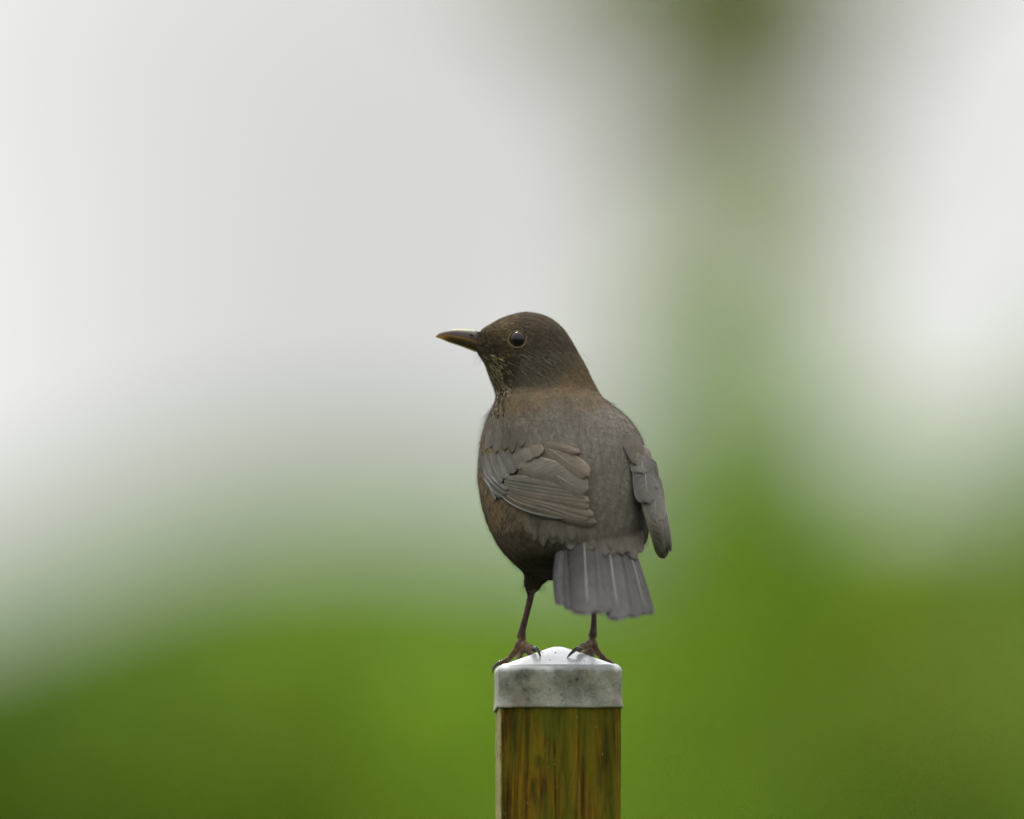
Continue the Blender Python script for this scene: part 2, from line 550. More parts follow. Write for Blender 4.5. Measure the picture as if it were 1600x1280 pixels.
shrub_at('leafy_shrub', 'mid green shrub low on the right between tall shrub and rusty shrub', 1420, 24,
         [pc(1390, 820, 24, 130, 110, 2600), pc(1320, 990, 24, 130, 100, 2600), pc(1240, 1180, 24, 130, 90, 2200), pc(1420, 1090, 24, 130, 100, 2600), pc(1420, 1400, 24, 280, 200, 3000), pc(1420, 1750, 24, 320, 300, 3000)],
         0.055, MID0, MID1, 17, group=GRP)
shrub_at('rusty_shrub', 'olive brown autumn tinted shrub at the right edge', 1570, 23,
         [pc(1560, 960, 23, 80, 90, 130), pc(1500, 1060, 22.8, 90, 80, 140), pc(1430, 1150, 22.8, 110, 80, 100), pc(1600, 1500, 23, 200, 200, 1500)],
         0.05, RST0, RST1, 21, group=GRP)
shrub_at('leafy_shrub', 'green shrub reaching higher beyond the right edge', 1690, 25.5,
         [pc(1640, 790, 25.5, 150, 130, 1900), pc(1760, 700, 25.5, 190, 180, 2600), pc(1650, 1250, 25.5, 220, 200, 2600), pc(1700, 1650, 25.5, 340, 320, 3600)],
         0.055, MID0, MID1, 25, group=GRP)
shrub_at('dark_shrub', 'dark green low shrub blurred in the lower right corner', 1570, 22,
         [pc(1570, 1300, 22, 150, 100, 5200), pc(1450, 1340, 22, 150, 90, 2600), pc(1560, 1550, 22, 260, 200, 3400), pc(1560, 1850, 22, 280, 260, 2500)],
         0.055, DRK0, DRK1, 51, group=GRP)
# the row carries on to both sides
for i, (u, top, seed, lab) in enumerate([(-330, 960, 31, 'first green shrub beyond the left edge of the view'),
                                         (-800, 860, 33, 'second green shrub beyond the left edge of the view'),
                                         (2180, 900, 35, 'broad green shrub beyond the right edge of the view')]):
    shrub_at('leafy_shrub', lab, u, 25,
             [pc(u, top + 170, 25, 220, 200, 3000), pc(u + 120, top + 420, 25, 300, 260, 3200), pc(u - 40, top + 800, 25, 340, 340, 3200)],
             0.06, DRK0 if i == 1 else MID0, MID1, seed, group=GRP)

# tree with its trunk rising behind the tall shrub, crown starting at the top of the picture
TY = 27.0
tx = float(at(1205, 640, TY)[0])
tree = empty('garden_tree', (tx, TY, 0), 'olive tree standing behind the tall shrub, its crown at the top', 'tree')
_p = np.array([[tx + .05, TY, -.2], [tx - .02, TY, 1.2], [tx, TY, 2.4], [tx + .03, TY, 3.3], [tx - .04, TY, 4.3], [tx, TY, 5.6]])
Vs, Fs, off = [], [], 0
for path, r0, r1, n in [(_p, .045, .025, 12)] + [
        (np.array([_p[3] + [0, 0, z0 - 3.3], [tx + dx * .5, TY + dy * .5, z0 + .35], [tx + dx, TY + dy, z0 + dz]]), .035, .01, 8)
        for z0, dx, dy, dz in [(3.0, -.7, .2, .5), (3.1, .6, -.3, .6), (3.4, -.5, -.6, .9), (3.6, .9, .5, 1.), (4.0, -.9, .3, 1.1), (4.3, .6, -.4, 1.2), (4.4, -.3, .7, 1.3)]]:
    V, F = tube(smooth_path(path, 16), np.linspace(r0, r1, 16), n)
    Vs.append(V); Fs += [[k + off for k in f] for f in F]; off += len(V)
o = mesh_obj('trunk', np.concatenate(Vs), Fs, M_bark); under(o, tree)
V, F, C = leaf_cloud([pc(1150, -60, TY, 200, 140, 4200), pc(1280, -60, TY, 130, 140, 2200), pc(930, -110, TY, 190, 140, 1800), pc(1170, 130, TY, 210, 190, 2400), pc(1010, 40, TY, 150, 130, 900),
                      pc(1150, 370, TY, 170, 190, 2500), ((tx, TY, 4.2), (1.1, 1.1, .75), 4200), ((tx + .1, TY, 5.2), (.9, .9, .8), 3600)],
                     0.055, OLV0, OLV1, 41)
o = mesh_obj('crown', V, F, M_leaf_dark, None, False, C); under(o, tree)

# ------------------------------------------------------------------ fence post with pressed metal cap
PU = 872.0
px0 = float(at(PU, 1104, 0)[0])
ROT = math.radians(2.1)
z_cap_bot = float(at(PU, 1104.5, -0.032)[2])
z_cap_edge = float(at(PU, 1037.0, -0.029)[2])
z_cap_peak = float(at(PU, 1010.5, 0.0)[2])
post = empty('fence_post', (px0, 0, 0), 'square weathered wooden fence post with grey metal pyramid cap under the bird', 'fence post')
post.rotation_euler = (0, 0, ROT)


def mat_wood():
    m, nt, N, L, b = new_mat('weathered_wood')
    tc = N.new('ShaderNodeTexCoord')
    def stretched(sx, sz, det=5, dist=0.0):
        mp = N.new('ShaderNodeMapping'); mp.inputs['Scale'].default_value = (sx, sx, sz)
        L.new(tc.outputs['Object'], mp.inputs['Vector'])
        n = N.new('ShaderNodeTexNoise'); n.inputs['Scale'].default_value = 1.0; n.inputs['Detail'].default_value = det
        n.inputs['Distortion'].default_value = dist
        n.inputs['Roughness'].default_value = 0.6
        L.new(mp.outputs[0], n.inputs['Vector']); return n
    n1 = stretched(170, 11, 8, 0.9)
    r1 = ramp(N, [(0.32, (0.012, 0.008, 0.002)), (0.43, (0.05, 0.031, 0.002)), (0.52, (0.14, 0.078, 0.004)), (0.62, (0.20, 0.12, 0.006)), (0.75, (0.055, 0.045, 0.005))])
    L.new(n1.outputs['Fac'], r1.inputs['Fac'])
    n2 = stretched(48, 14, 5, 1.2)     # green algae streaks
    f2 = N.new('ShaderNodeMapRange'); f2.inputs['From Min'].default_value = 0.40; f2.inputs['From Max'].default_value = 0.60; f2.inputs['To Max'].default_value = 0.85
    L.new(n2.outputs['Fac'], f2.inputs['Value'])
    mx = N.new('ShaderNodeMixRGB'); mx.inputs['Color2'].default_value = (0.080, 0.086, 0.004, 1)
    L.new(f2.outputs[0], mx.inputs['Fac']); L.new(r1.outputs['Color'], mx.inputs['Color1'])
    nb_ = stretched(60, 22, 5, .8)      # dark uneven damp stains
    fb = N.new('ShaderNodeMapRange'); fb.inputs['From Min'].default_value = .52; fb.inputs['From Max'].default_value = .68; fb.inputs['To Max'].default_value = .75
    L.new(nb_.outputs['Fac'], fb.inputs['Value'])
    mxb = N.new('ShaderNodeMixRGB'); mxb.inputs['Color2'].default_value = (0.018, 0.013, 0.003, 1)
    L.new(fb.outputs[0], mxb.inputs['Fac']); L.new(mx.outputs[0], mxb.inputs['Color1'])
    mx = mxb
    n3 = stretched(420, 16, 4, .5)         # dark grain lines
    f3 = N.new('ShaderNodeMapRange'); f3.inputs['From Min'].default_value = 0.56; f3.inputs['From Max'].default_value = 0.72; f3.inputs['To Max'].default_value = 0.7
    L.new(n3.outputs['Fac'], f3.inputs['Value'])
    mx3 = N.new('ShaderNodeMixRGB'); mx3.inputs['Color2'].default_value = (0.010, 0.007, 0.002, 1)
    L.new(f3.outputs[0], mx3.inputs['Fac']); L.new(mx.outputs[0], mx3.inputs['Color1'])
    n5 = stretched(300, 14, 3)         # reddish heart streaks
    f5 = N.new('ShaderNodeMapRange'); f5.inputs['From Min'].default_value = 0.6; f5.inputs['From Max'].default_value = 0.72; f5.inputs['To Max'].default_value = 0.55
    L.new(n5.outputs['Fac'], f5.inputs['Value'])
    mx5 = N.new('ShaderNodeMixRGB'); mx5.inputs['Color2'].default_value = (0.10, 0.028, 0.004, 1)
    L.new(f5.outputs[0], mx5.inputs['Fac']); L.new(mx3.outputs[0], mx5.inputs['Color1'])
    n4 = stretched(900, 380, 2)        # pale lichen specks and splinters
    f4 = N.new('ShaderNodeMapRange'); f4.inputs['From Min'].default_value = 0.69; f4.inputs['From Max'].default_value = 0.78; f4.inputs['To Max'].default_value = 0.8
    L.new(n4.outputs['Fac'], f4.inputs['Value'])
    mx4 = N.new('ShaderNodeMixRGB'); mx4.inputs['Color2'].default_value = (0.3, 0.27, 0.12, 1)
    L.new(f4.outputs[0], mx4.inputs['Fac']); L.new(mx5.outputs[0], mx4.inputs['Color1'])
    # the left face gets paler colours that paint in the light falling there
    gm = N.new('ShaderNodeSeparateXYZ'); L.new(tc.outputs['Object'], gm.inputs[0])
    fl = N.new('ShaderNodeMath'); fl.operation = 'LESS_THAN'; fl.inputs[1].default_value = -0.0304
    L.new(gm.outputs['X'], fl.inputs[0])
    n6 = stretched(500, 160, 4)
    r6 = ramp(N, [(0.3, (0.12, 0.10, 0.03)), (0.55, (0.30, 0.27, 0.11)), (0.75, (0.42, 0.38, 0.19))])
    L.new(n6.outputs['Fac'], r6.inputs['Fac'])
    mx6 = N.new('ShaderNodeMixRGB'); L.new(fl.outputs[0], mx6.inputs['Fac']); L.new(mx4.outputs[0], mx6.inputs['Color1']); L.new(r6.outputs['Color'], mx6.inputs['Color2'])
    L.new(mx6.outputs[0], b.inputs['Base Color'])
    b.inputs['Roughness'].default_value = 0.75
    b.inputs['Specular IOR Level'].default_value = 0.1
    bp = N.new('ShaderNodeBump'); bp.inputs['Strength'].default_value = 0.5; bp.inputs['Distance'].default_value = 0.0008
    L.new(n3.outputs['Fac'], bp.inputs['Height']); L.new(bp.outputs['Normal'], b.inputs['Normal'])
    return m


def rsquare(h, r, n_edge=44, n_corner=5):
    """rounded square, counter-clockwise, uneven point count per side for detail"""
    pts, nrm = [], []
    for k in range(4):
        a0 = k * math.pi / 2 - math.pi / 2     # side facing -y first
        nx, ny = math.cos(a0), math.sin(a0)
        tx_, ty_ = -ny, nx
        for s in np.linspace(-(h - r), (h - r), n_edge):
            pts.append((nx * h + tx_ * s, ny * h + ty_ * s)); nrm.append((nx, ny))
        for s in np.linspace(0, math.pi / 2, n_corner + 2)[1:-1]:
            a = a0 + s
            cx_, cy_ = (nx + tx_) * (h - r), (ny + ty_) * (h - r)
            pts.append((cx_ + r * math.cos(a), cy_ + r * math.sin(a))); nrm.append((math.cos(a), math.sin(a)))
    return np.array(pts), np.array(nrm)


# timber
HW = 0.0311
P2, N2 = rsquare(HW, 0.0011, 60, 2)
npx = len(P2)
zs = np.concatenate([[-0.3, 0.0, 0.4, 0.8, 1.0], np.linspace(1.12, z_cap_bot + 0.012, 150)])
per = np.arange(npx)
rr = np.random.default_rng(5)
cracks = [(rr.uniform(0, npx), rr.uniform(.9, 1.8), rr.uniform(.0006, .0018), rr.uniform(0, 9)) for _ in range(46)]
cracks += [(31, 0.8, .0022, 1.3), (20, .9, .0016, 4.1), (44, 1.1, .0014, 7.7)]
V = []
for z in zs:
    dpt = np.zeros(npx)
    for c, w, dp, ph in cracks:
        cc = c + 1.6 * math.sin(z * 9 + ph) + .8 * math.sin(z * 31 + ph * 2)
        dd = np.abs((per - cc + npx / 2) % npx - npx / 2)
        amp = dp * max(0.0, .35 + .75 * mnoise.noise(Vector((z * 7, ph, c))))
        dpt += amp * np.exp(-(dd / w) ** 2)
    fine = np.array([mnoise.noise(Vector((k * .35, z * 14, 3.))) * .00035 + mnoise.noise(Vector((k * 1.1, z * 160, 9.))) * .00018 for k in per])
    xy = P2 - N2 * (dpt - fine)[:, None]
    V.append(np.column_stack([xy, np.full(npx, z)]))
V = np.concatenate(V)
F = grid_faces(len(zs), npx, True).tolist() + [list(range((len(zs) - 1) * npx, len(zs) * npx))]
timber = mesh_obj('timber', V, F, mat_wood(), post)
# splinters sticking off the left edge
sV, sF, off = [], [], 0
for k in range(46):
    z = random.uniform(1.22, z_cap_bot - .004); fy = random.uniform(-HW, HW) if random.random() < .6 else -HW
    b0 = np.array([-HW if random.random() < .6 else HW, fy, z]); sgn = -1 if b0[0] < 0 else 1
    e = b0 + np.array([sgn * random.uniform(.0003, .0011), random.uniform(-.0006, .0002), random.uniform(-.0012, .0006)])
    v_, f_ = tube([b0 - [sgn * .0003, 0, 0], (b0 + e) / 2, e], [.00018, .00014, .00005], 5)
    sV.append(v_); sF += [[q + off for q in f] for f in f_]; off += len(v_)
M_splinter = mat_plain('splinter', (0.25, 0.22, 0.1), .8, .2, 500, .4)
o = mesh_obj('splinters', np.concatenate(sV), sF, M_splinter, timber)
o['kind'] = 'stuff'


def mat_cap():
    m, nt, N, L, b = new_mat('galvanised_cap')
    tc = N.new('ShaderNodeTexCoord')
    def nz(sc, det=6, rough=.6, loc=(0, 0, 0), ms=(1, 1, 1)):
        mp = N.new('ShaderNodeMapping'); mp.inputs['Location'].default_value = loc; mp.inputs['Scale'].default_value = ms
        L.new(tc.outputs['Object'], mp.inputs['Vector'])
        n = N.new('ShaderNodeTexNoise'); n.inputs['Scale'].default_value = sc; n.inputs['Detail'].default_value = det; n.inputs['Roughness'].default_value = rough
        L.new(mp.outputs[0], n.inputs['Vector']); return n
    big = nz(70, 9, .66, (.3, .1, .2))
    r = ramp(N, [(0.34, (0.07, 0.072, 0.05)), (0.42, (0.16, 0.16, 0.118)), (0.50, (0.225, 0.225, 0.175)), (0.58, (0.28, 0.275, 0.225)), (0.68, (0.37, 0.36, 0.31))])
    L.new(big.outputs['Fac'], r.inputs['Fac'])
    pm = nz(38, 3, .5, (2.2, .4, 1.1))
    fpm = N.new('ShaderNodeMapRange'); fpm.inputs['From Min'].default_value = .35; fpm.inputs['From Max'].default_value = .65; fpm.inputs['To Min'].default_value = .72; fpm.inputs['To Max'].default_value = 1.28
    L.new(pm.outputs['Fac'], fpm.inputs['Value'])
    grit = nz(800, 4, .7)
    fg = N.new('ShaderNodeMapRange'); fg.inputs['From Min'].default_value = .3; fg.inputs['From Max'].default_value = .7; fg.inputs['To Min'].default_value = .78; fg.inputs['To Max'].default_value = 1.2
    L.new(grit.outputs['Fac'], fg.inputs['Value'])
    sc = N.new('ShaderNodeVectorMath'); sc.operation = 'SCALE'
    L.new(r.outputs['Color'], sc.inputs[0]); L.new(fg.outputs[0], sc.inputs['Scale'])
    scp = N.new('ShaderNodeVectorMath'); scp.operation = 'SCALE'
    L.new(sc.outputs[0], scp.inputs[0]); L.new(fpm.outputs[0], scp.inputs['Scale'])
    sc = scp
    # dark lichen specks
    sp_ = nz(330, 3, .5, (1, 2, 3))
    fs = N.new('ShaderNodeMapRange'); fs.inputs['From Min'].default_value = .665; fs.inputs['From Max'].default_value = .73; fs.inputs['To Max'].default_value = .9
    L.new(sp_.outputs['Fac'], fs.inputs['Value'])
    mx = N.new('ShaderNodeMixRGB'); mx.inputs['Color2'].default_value = (0.03, 0.028, 0.018, 1)
    L.new(fs.outputs[0], mx.inputs['Fac']); L.new(sc.outputs[0], mx.inputs['Color1'])
    # warm tan film
    tn = nz(120, 4, .5, (4, 1, 7))
    ft = N.new('ShaderNodeMapRange'); ft.inputs['From Min'].default_value = .5; ft.inputs['From Max'].default_value = .68; ft.inputs['To Max'].default_value = .5
    L.new(tn.outputs['Fac'], ft.inputs['Value'])
    mxt = N.new('ShaderNodeMixRGB'); mxt.inputs['Color2'].default_value = (0.25, 0.215, 0.155, 1)
    L.new(ft.outputs[0], mxt.inputs['Fac']); L.new(mx.outputs[0], mxt.inputs['Color1'])
    # rain washed top: bare zinc; its pale shoulder paints in reflected sky
    sx = N.new('ShaderNodeSeparateXYZ'); L.new(tc.outputs['Object'], sx.inputs[0])
    wob = N.new('ShaderNodeMath'); wob.operation = 'MULTIPLY_ADD'; L.new(big.outputs['Fac'], wob.inputs[0]); wob.inputs[1].default_value = .006; L.new(sx.outputs['Z'], wob.inputs[2])
    ftop = N.new('ShaderNodeMapRange'); ftop.inputs['From Min'].default_value = z_cap_edge - .0042 + .003; ftop.inputs['From Max'].default_value = z_cap_edge - .0002 + .003
    L.new(wob.outputs[0], ftop.inputs['Value'])
    mtop = N.new('ShaderNodeMixRGB'); mtop.inputs['Color2'].default_value = (0.72, 0.74, 0.76, 1)
    L.new(ftop.outputs[0], mtop.inputs['Fac']); L.new(mxt.outputs[0], mtop.inputs['Color1'])
    L.new(mtop.outputs[0], b.inputs['Base Color'])
    me_ = N.new('ShaderNodeMapRange'); me_.inputs['To Min'].default_value = .25; me_.inputs['To Max'].default_value = .55
    L.new(ftop.outputs[0], me_.inputs['Value']); L.new(me_.outputs[0], b.inputs['Metallic'])
    ro = N.new('ShaderNodeMapRange'); ro.inputs['To Min'].default_value = .48; ro.inputs['To Max'].default_value = .33
    L.new(ftop.outputs[0], ro.inputs['Value']); L.new(ro.outputs[0], b.inputs['Roughness'])
    bp = N.new('ShaderNodeBump'); bp.inputs['Strength'].default_value = .25; bp.inputs['Distance'].default_value = .0006
    L.new(big.outputs['Fac'], bp.inputs['Height']); L.new(bp.outputs['Normal'], b.inputs['Normal'])
    return m


HC = 0.0319
rise = z_cap_peak - z_cap_edge
hc = z_cap_edge - z_cap_bot
prof = [(HC + .0001 - .0005, -.0002, .0018), (HC + .0004, -.0004, .0022), (HC + .0005, .0004, .0025), (HC + .0003, .0016, .003), (HC, .004, .0035)]
for t in np.linspace(.3, .78, 8): prof.append((HC - .0002 * t, hc * t, .0037))
for a in np.linspace(0.15, 1.0, 8):
    th = a * math.radians(74)
    R = .0042
    prof.append((HC - .0002 - R * (1 - math.cos(th)), hc - R * .98 + R * math.sin(th) * 1.0, .0042))
prof.append((prof[-1][0] - .0005, prof[-1][1] - .00022, .0042))
top_h, top_z = prof[-1][0], prof[-1][1]
for t in np.linspace(.03, 1, 22)[:-1]:
    s = 1 - t
    prof.append((top_h * s, top_z + (hc + rise - top_z) * (1 - math.sqrt(s * s + .011)) / (1 - .1049), .0042 * (.25 + .75 * s) * min(1, s * 4)))
V = []
for h, z, r in prof:
    p, n_ = rsquare(max(h, 1e-4), max(min(r, h * .6), 1e-5), 26, 6)
    dz_ = 0
    xy = p.copy()
    dn = np.array([mnoise.noise(Vector((a * 55, b_ * 55, z * 60 + 4))) * .0003 + mnoise.noise(Vector((a * 180, b_ * 180, z * 180))) * .00008 for a, b_ in p])
    xy += n_ * dn[:, None]
    zz = z_cap_bot + z + np.array([mnoise.noise(Vector((a * 90, b_ * 90, 2))) * (.0005 if z < .002 else .00016) for a, b_ in p])
    # the far left corner of the skirt is bent down a little
    if z < .003:
        zz -= .0016 * np.exp(-(((p[:, 0] + HC) / .008) ** 2 + ((p[:, 1] - HC) / .03) ** 2))
    V.append(np.column_stack([xy, zz]))
npc = len(V[0])
V = np.concatenate(V)
F = grid_faces(len(prof), npc, True).tolist() + [list(range((len(prof) - 1) * npc, len(prof) * npc))]
cap = mesh_obj('metal_cap', V, F, mat_cap(), post)
so = cap.modifiers.new('thickness', 'SOLIDIFY'); so.thickness = .0005; so.offset = -1
cap['label'] = 'grey galvanised pyramid cap with dark lichen stains'


def cap_spot(u, v):
    ys_ = np.linspace(-.031, 0, 300)
    P_ = at(u, v, ys_)
    k_ = int(np.argmin([abs(p[2] - cap_z(p[0], p[1])) for p in P_]))
    return P_[k_]


def cap_z(x, y):
    """height of the cap's top at world x, y"""
    lx, ly = x - px0, y
    c, s_ = math.cos(-ROT), math.sin(-ROT)
    X, Y = lx * c - ly * s_, lx * s_ + ly * c
    s = max(abs(X), abs(Y)) / top_h
    return z_cap_bot + top_z + (hc + rise - top_z) * (1 - math.sqrt(min(s, 1) ** 2 + .011)) / (1 - .1049)


M_speck = mat_plain('dark_speck', (.02, .018, .014), .7, .2, 500, .3)
for (u1, v1, u2, v2, r_) in [(867.2, 1020, 868.6, 1020.2, 1.5), (844.5, 1017.5, 850.5, 1021.5, .55), (858, 1031, 861, 1031.5, .4), (912, 1033, 913, 1033.2, .6)]:
    a_, b__ = cap_spot(u1, v1), cap_spot(u2, v2)
    V, F = tube(np.array([a_, (a_ + b__) / 2, b__]), np.array([.6, 1, .5]) * r_ * S, 8)
    V = V - np.array([px0, 0, 0]); c_, s_ = math.cos(-ROT), math.sin(-ROT)
    V = np.column_stack([V[:, 0] * c_ - V[:, 1] * s_, V[:, 0] * s_ + V[:, 1] * c_, V[:, 2]])
    mesh_obj('dirt_speck', V, F, M_speck, cap)

# ------------------------------------------------------------------ the bird
bird_base = at(870, 1030, 0.0)
bird = empty('blackbird', bird_base.tolist(), 'brown female blackbird seen from behind, head turned left, standing on the metal post cap', 'bird')

# rows: v, left, right (photo pixels), near and far depth (mm), yaw shear
ROWS = np.array([
    [488.5, 817, 828, 15, 21, .0], [491, 805, 841, 10, 26, .0], [496, 788, 856, 6, 30, .0], [507, 767, 872, 1.5, 34, .0],
    [516, 753, 881, -1, 36.5, .0], [526, 747, 888, -2, 38, .0], [539, 745, 896, -2.5, 39, .0], [550, 746, 902, -2.5, 40, .0],
    [560, 752, 908, -3, 41, .02], [569, 757.5, 913, -3.5, 42, .04], [590, 765.5, 923, -4.5, 44, .08], [606, 772.5, 931, -6, 46, .13],
    [615, 775, 936, -9.5, 48, .16], [622, 775, 942, -13.5, 49, .18], [631, 772, 954, -17.5, 51, .2], [642, 767, 967, -21, 53, .22], [656, 760, 983, -25, 55.5, .25], [676, 754, 998, -30, 58.5, .27],
    [700, 749.5, 1007, -36, 61, .3], [744, 747, 1013, -45, 61, .3], [776, 750.5, 1016, -50, 58, .3],
    [817, 761, 1015, -55, 52, .28], [844, 774, 1010, -57, 45, .25], [860, 784, 1001, -56, 39, .22], [872, 795, 987, -52, 33, .2],
    [885, 808, 962, -42, 26, .16], [895, 821, 932, -28, 17, .1], [902, 842, 905, -14, 9, .05], [906, 858, 885, -7, 3, .0]])


def row(v):
    return [pchip(ROWS[:, 0], ROWS[:, k], v) for k in range(1, 6)]


def loft(nv=150, na=96):
    v = np.concatenate([np.linspace(488.5, 500, 16)[:-1], np.linspace(500, 890, nv), np.linspace(890, 906, 16)[1:]])
    Lf, Rt, yf, yb, k = row(v)
    c, a = (Lf + Rt) / 2, (Rt - Lf) / 2
    cy, b_ = (yf + yb) / 2, (yb - yf) / 2
    th = np.linspace(0, 2 * np.pi, na, endpoint=False)
    e = 2 / 2.15
    ct = np.sign(np.cos(th)) * np.abs(np.cos(th)) ** e
    st = np.sign(np.sin(th)) * np.abs(np.sin(th)) ** e
    U = c[:, None] + a[:, None] * ct
    Y = cy[:, None] + b_[:, None] * st - k[:, None] * a[:, None] * ct * S * 1000
    P = at(U, np.repeat(v[:, None], na, 1), Y / 1000)
    F = grid_faces(len(v), na, True).tolist() + [list(range(na))[::-1], list(range((len(v) - 1) * na, len(v) * na))]
    return P.reshape(-1, 3), F


def env_y(u, v, wr=0.0, lim=.94):
    """depth (mm) of the bird's near side at pixel (u, v); wr widens the right edge for the folded wing"""
    Lf, Rt, yf, yb, k = row(np.clip(v, 489, 880))
    Rt = Rt + wr * sstep(670, 860, v)
    c, a = (Lf + Rt) / 2, (Rt - Lf) / 2
    cy, b_ = (yf + yb) / 2, (yb - yf) / 2
    t = np.clip((u - c) / a, -lim, lim)
    return cy - b_ * np.maximum(1 - np.abs(t) ** 2.15, 0) ** (1 / 2.15) - k * (u - c) * S * 1000


def mm(pts):
    a = np.asarray(pts, float)
    return at(a[:, 0], a[:, 1], a[:, 2] / 1000)


parts = [loft()]
# legs: (u, v, depth mm) path and radius in pixels
LEGS = [
    ([(846, 868, -6), (838, 893, -4), (833.5, 908, 0), (830.5, 922, 3)], [25, 18, 15.5, 9.5]),        # left thigh
    ([(831, 917, 3), (828.5, 935, 3), (822, 962, 2), (816, 985, 2), (814.5, 997, 2)], [7.2, 5.6, 5.2, 5.8, 8.2]),   # left tarsus
    ([(918, 868, 0), (922, 890, 4), (926, 912, 6)], [22, 14, 8]),
    ([(925.5, 905, 6), (927, 935, 5), (928, 962, 4), (927.5, 982, 3), (926, 995, 2)], [7, 5, 4.6, 5.4, 8]),
]
# toes: left foot then right foot; v given as height above the cap is solved below
def toe_path(pts, lift):
    out = []
    for (u, y, l) in pts:
        x = float(at(u, 1020, y / 1000)[0])
        out.append((x, y / 1000, cap_z(x, y / 1000) + l * S))
    return np.array(out)

TOES = [
    # (u, depth mm, height px above cap), radii px
    ([(814, 2, 26), (822, -4, 17), (831, -10, 9.5), (836, -14, 6.5)], [7.5, 6, 5.6, 4.6]),       # left hallux
    ([(812, 2, 24), (803, 4, 13), (793, 5, 6.5), (783, 6, 4.6), (777, 6, 3.6)], [7, 5.2, 4.8, 4.2, 3.4]),   # left outer toe
    ([(814, 3, 24), (813, 12, 11), (812, 20, 6), (811, 27, 5)], [6.5, 5.2, 4.8, 4]),
    ([(815, 3, 22), (823, 12, 10), (830, 18, 5.5), (835, 22, 4.5)], [6, 4.8, 4.4, 3.6]),
    ([(926, 2, 26), (917, -4, 16), (909, -10, 9.5), (904, -14, 6.5)], [7.5, 6, 5.6, 4.8]),       # right hallux
    ([(927, 2, 22), (935, 3, 11), (945, 5, 5.5), (954, 6, 4.4)], [7, 5, 4.6, 3.8]),
    ([(927, 3, 24), (926, 12, 11), (925, 20, 6), (925, 27, 5)], [6.5, 5.2, 4.8, 4]),
    ([(925, 3, 22), (917, 12, 10), (911, 18, 5.5), (906, 23, 4.5)], [6, 4.8, 4.4, 3.6]),
]
for pth, rad in LEGS:
    n = 14
    pp = smooth_path(mm(pth), n)
    r_ = np.interp(np.linspace(0, 1, n), np.linspace(0, 1, len(rad)), rad) * S
    parts.append(tube(pp, r_, 14))
toe_world = []
for pts, rad in TOES:
    n = 16
    pw = toe_path(pts, 0)
    pp = smooth_path(pw, n)
    r_ = np.interp(np.linspace(0, 1, n), np.linspace(0, 1, len(rad)), rad) * S
    r_ = r_ * (1 + .10 * np.cos(np.linspace(0, 1, n) * 2 * np.pi * 3.5))      # pads between the joints
    parts.append(tube(pp, r_, 12))
    toe_world.append(pw)
Vs, Fs, off = [], [], 0
for V, F in parts:
    Vs.append(V); Fs += [[k + off for k in f] for f in F]; off += len(V)
me = bpy.data.meshes.new('body'); me.from_pydata(np.concatenate(Vs).tolist(), [], Fs)
tmp = bpy.data.objects.new('body_source', me); scene.collection.objects.link(tmp)
md = tmp.modifiers.new('union', 'REMESH'); md.mode = 'VOXEL'; md.voxel_size = 0.00075
md = tmp.modifiers.new('soft', 'SMOOTH'); md.iterations = 3; md.factor = .5
dg = bpy.context.evaluated_depsgraph_get()
ev = tmp.evaluated_get(dg)
bm_ = bpy.data.meshes.new_from_object(ev, depsgraph=dg)
bpy.data.objects.remove(tmp)
bV = np.empty(len(bm_.vertices) * 3); bm_.vertices.foreach_get('co', bV); bV = bV.reshape(-1, 3)
bF = [list(p.vertices) for p in bm_.polygons]
bpy.data.meshes.remove(bm_)

# ---- plumage colours (feather colours by region of the bird, under-belly shade painted in)
ANCH = [  # u, v, spread, colour
    (820, 500, 26, (.068, .052, .035)), (775, 512, 22, (.075, .055, .032)), (870, 530, 26, (.066, .052, .036)),
    (765, 540, 16, (.036, .028, .018)), (780, 560, 16, (.045, .035, .022)),
    (850, 560, 24, (.062, .053, .038)), (840, 585, 22, (.07, .058, .04)),
    (905, 580, 20, (.10, .072, .04)), (880, 596, 18, (.125, .088, .048)), (840, 610, 16, (.15, .105, .06)), (800, 622, 14, (.13, .095, .052)),
    (925, 610, 16, (.095, .072, .045)),
    (860, 640, 30, (.118, .104, .083)), (800, 655, 26, (.113, .098, .077)), (950, 660, 30, (.122, .108, .09)),
    (880, 690, 34, (.110, .098, .077)), (940, 730, 34, (.100, .090, .071)), (950, 790, 34, (.084, .074, .058)), (940, 840, 30, (.072, .063, .05)),
    (760, 690, 16, (.13, .10, .06)), (752, 740, 16, (.13, .095, .06)), (770, 800, 20, (.105, .078, .05)), (800, 840, 22, (.05, .039, .026)), (820, 880, 26, (.020, .016, .011)), (860, 885, 26, (.016, .013, .009)),  # lowest belly anchors go near black: the underside's shade put into the colour
    (1000, 740, 22, (.11, .1, .085)), (838, 905, 16, (.028, .02, .012))]
AU = np.array([a[0] for a in ANCH]); AV = np.array([a[1] for a in ANCH]); AS = np.array([a[2] for a in ANCH]); AC = np.array([a[3] for a in ANCH])


def plume_col(P):
    u, v = to_px(P)
    out = np.zeros((len(u), 3)); wsum = np.zeros(len(u))
    for i in range(len(AU)):
        d2 = ((u - AU[i]) ** 2 + (v - AV[i]) ** 2) / AS[i] ** 2
        w = 1 / (1 + d2) ** 2.5
        out += w[:, None] * AC[i]; wsum += w
    return out / wsum[:, None]


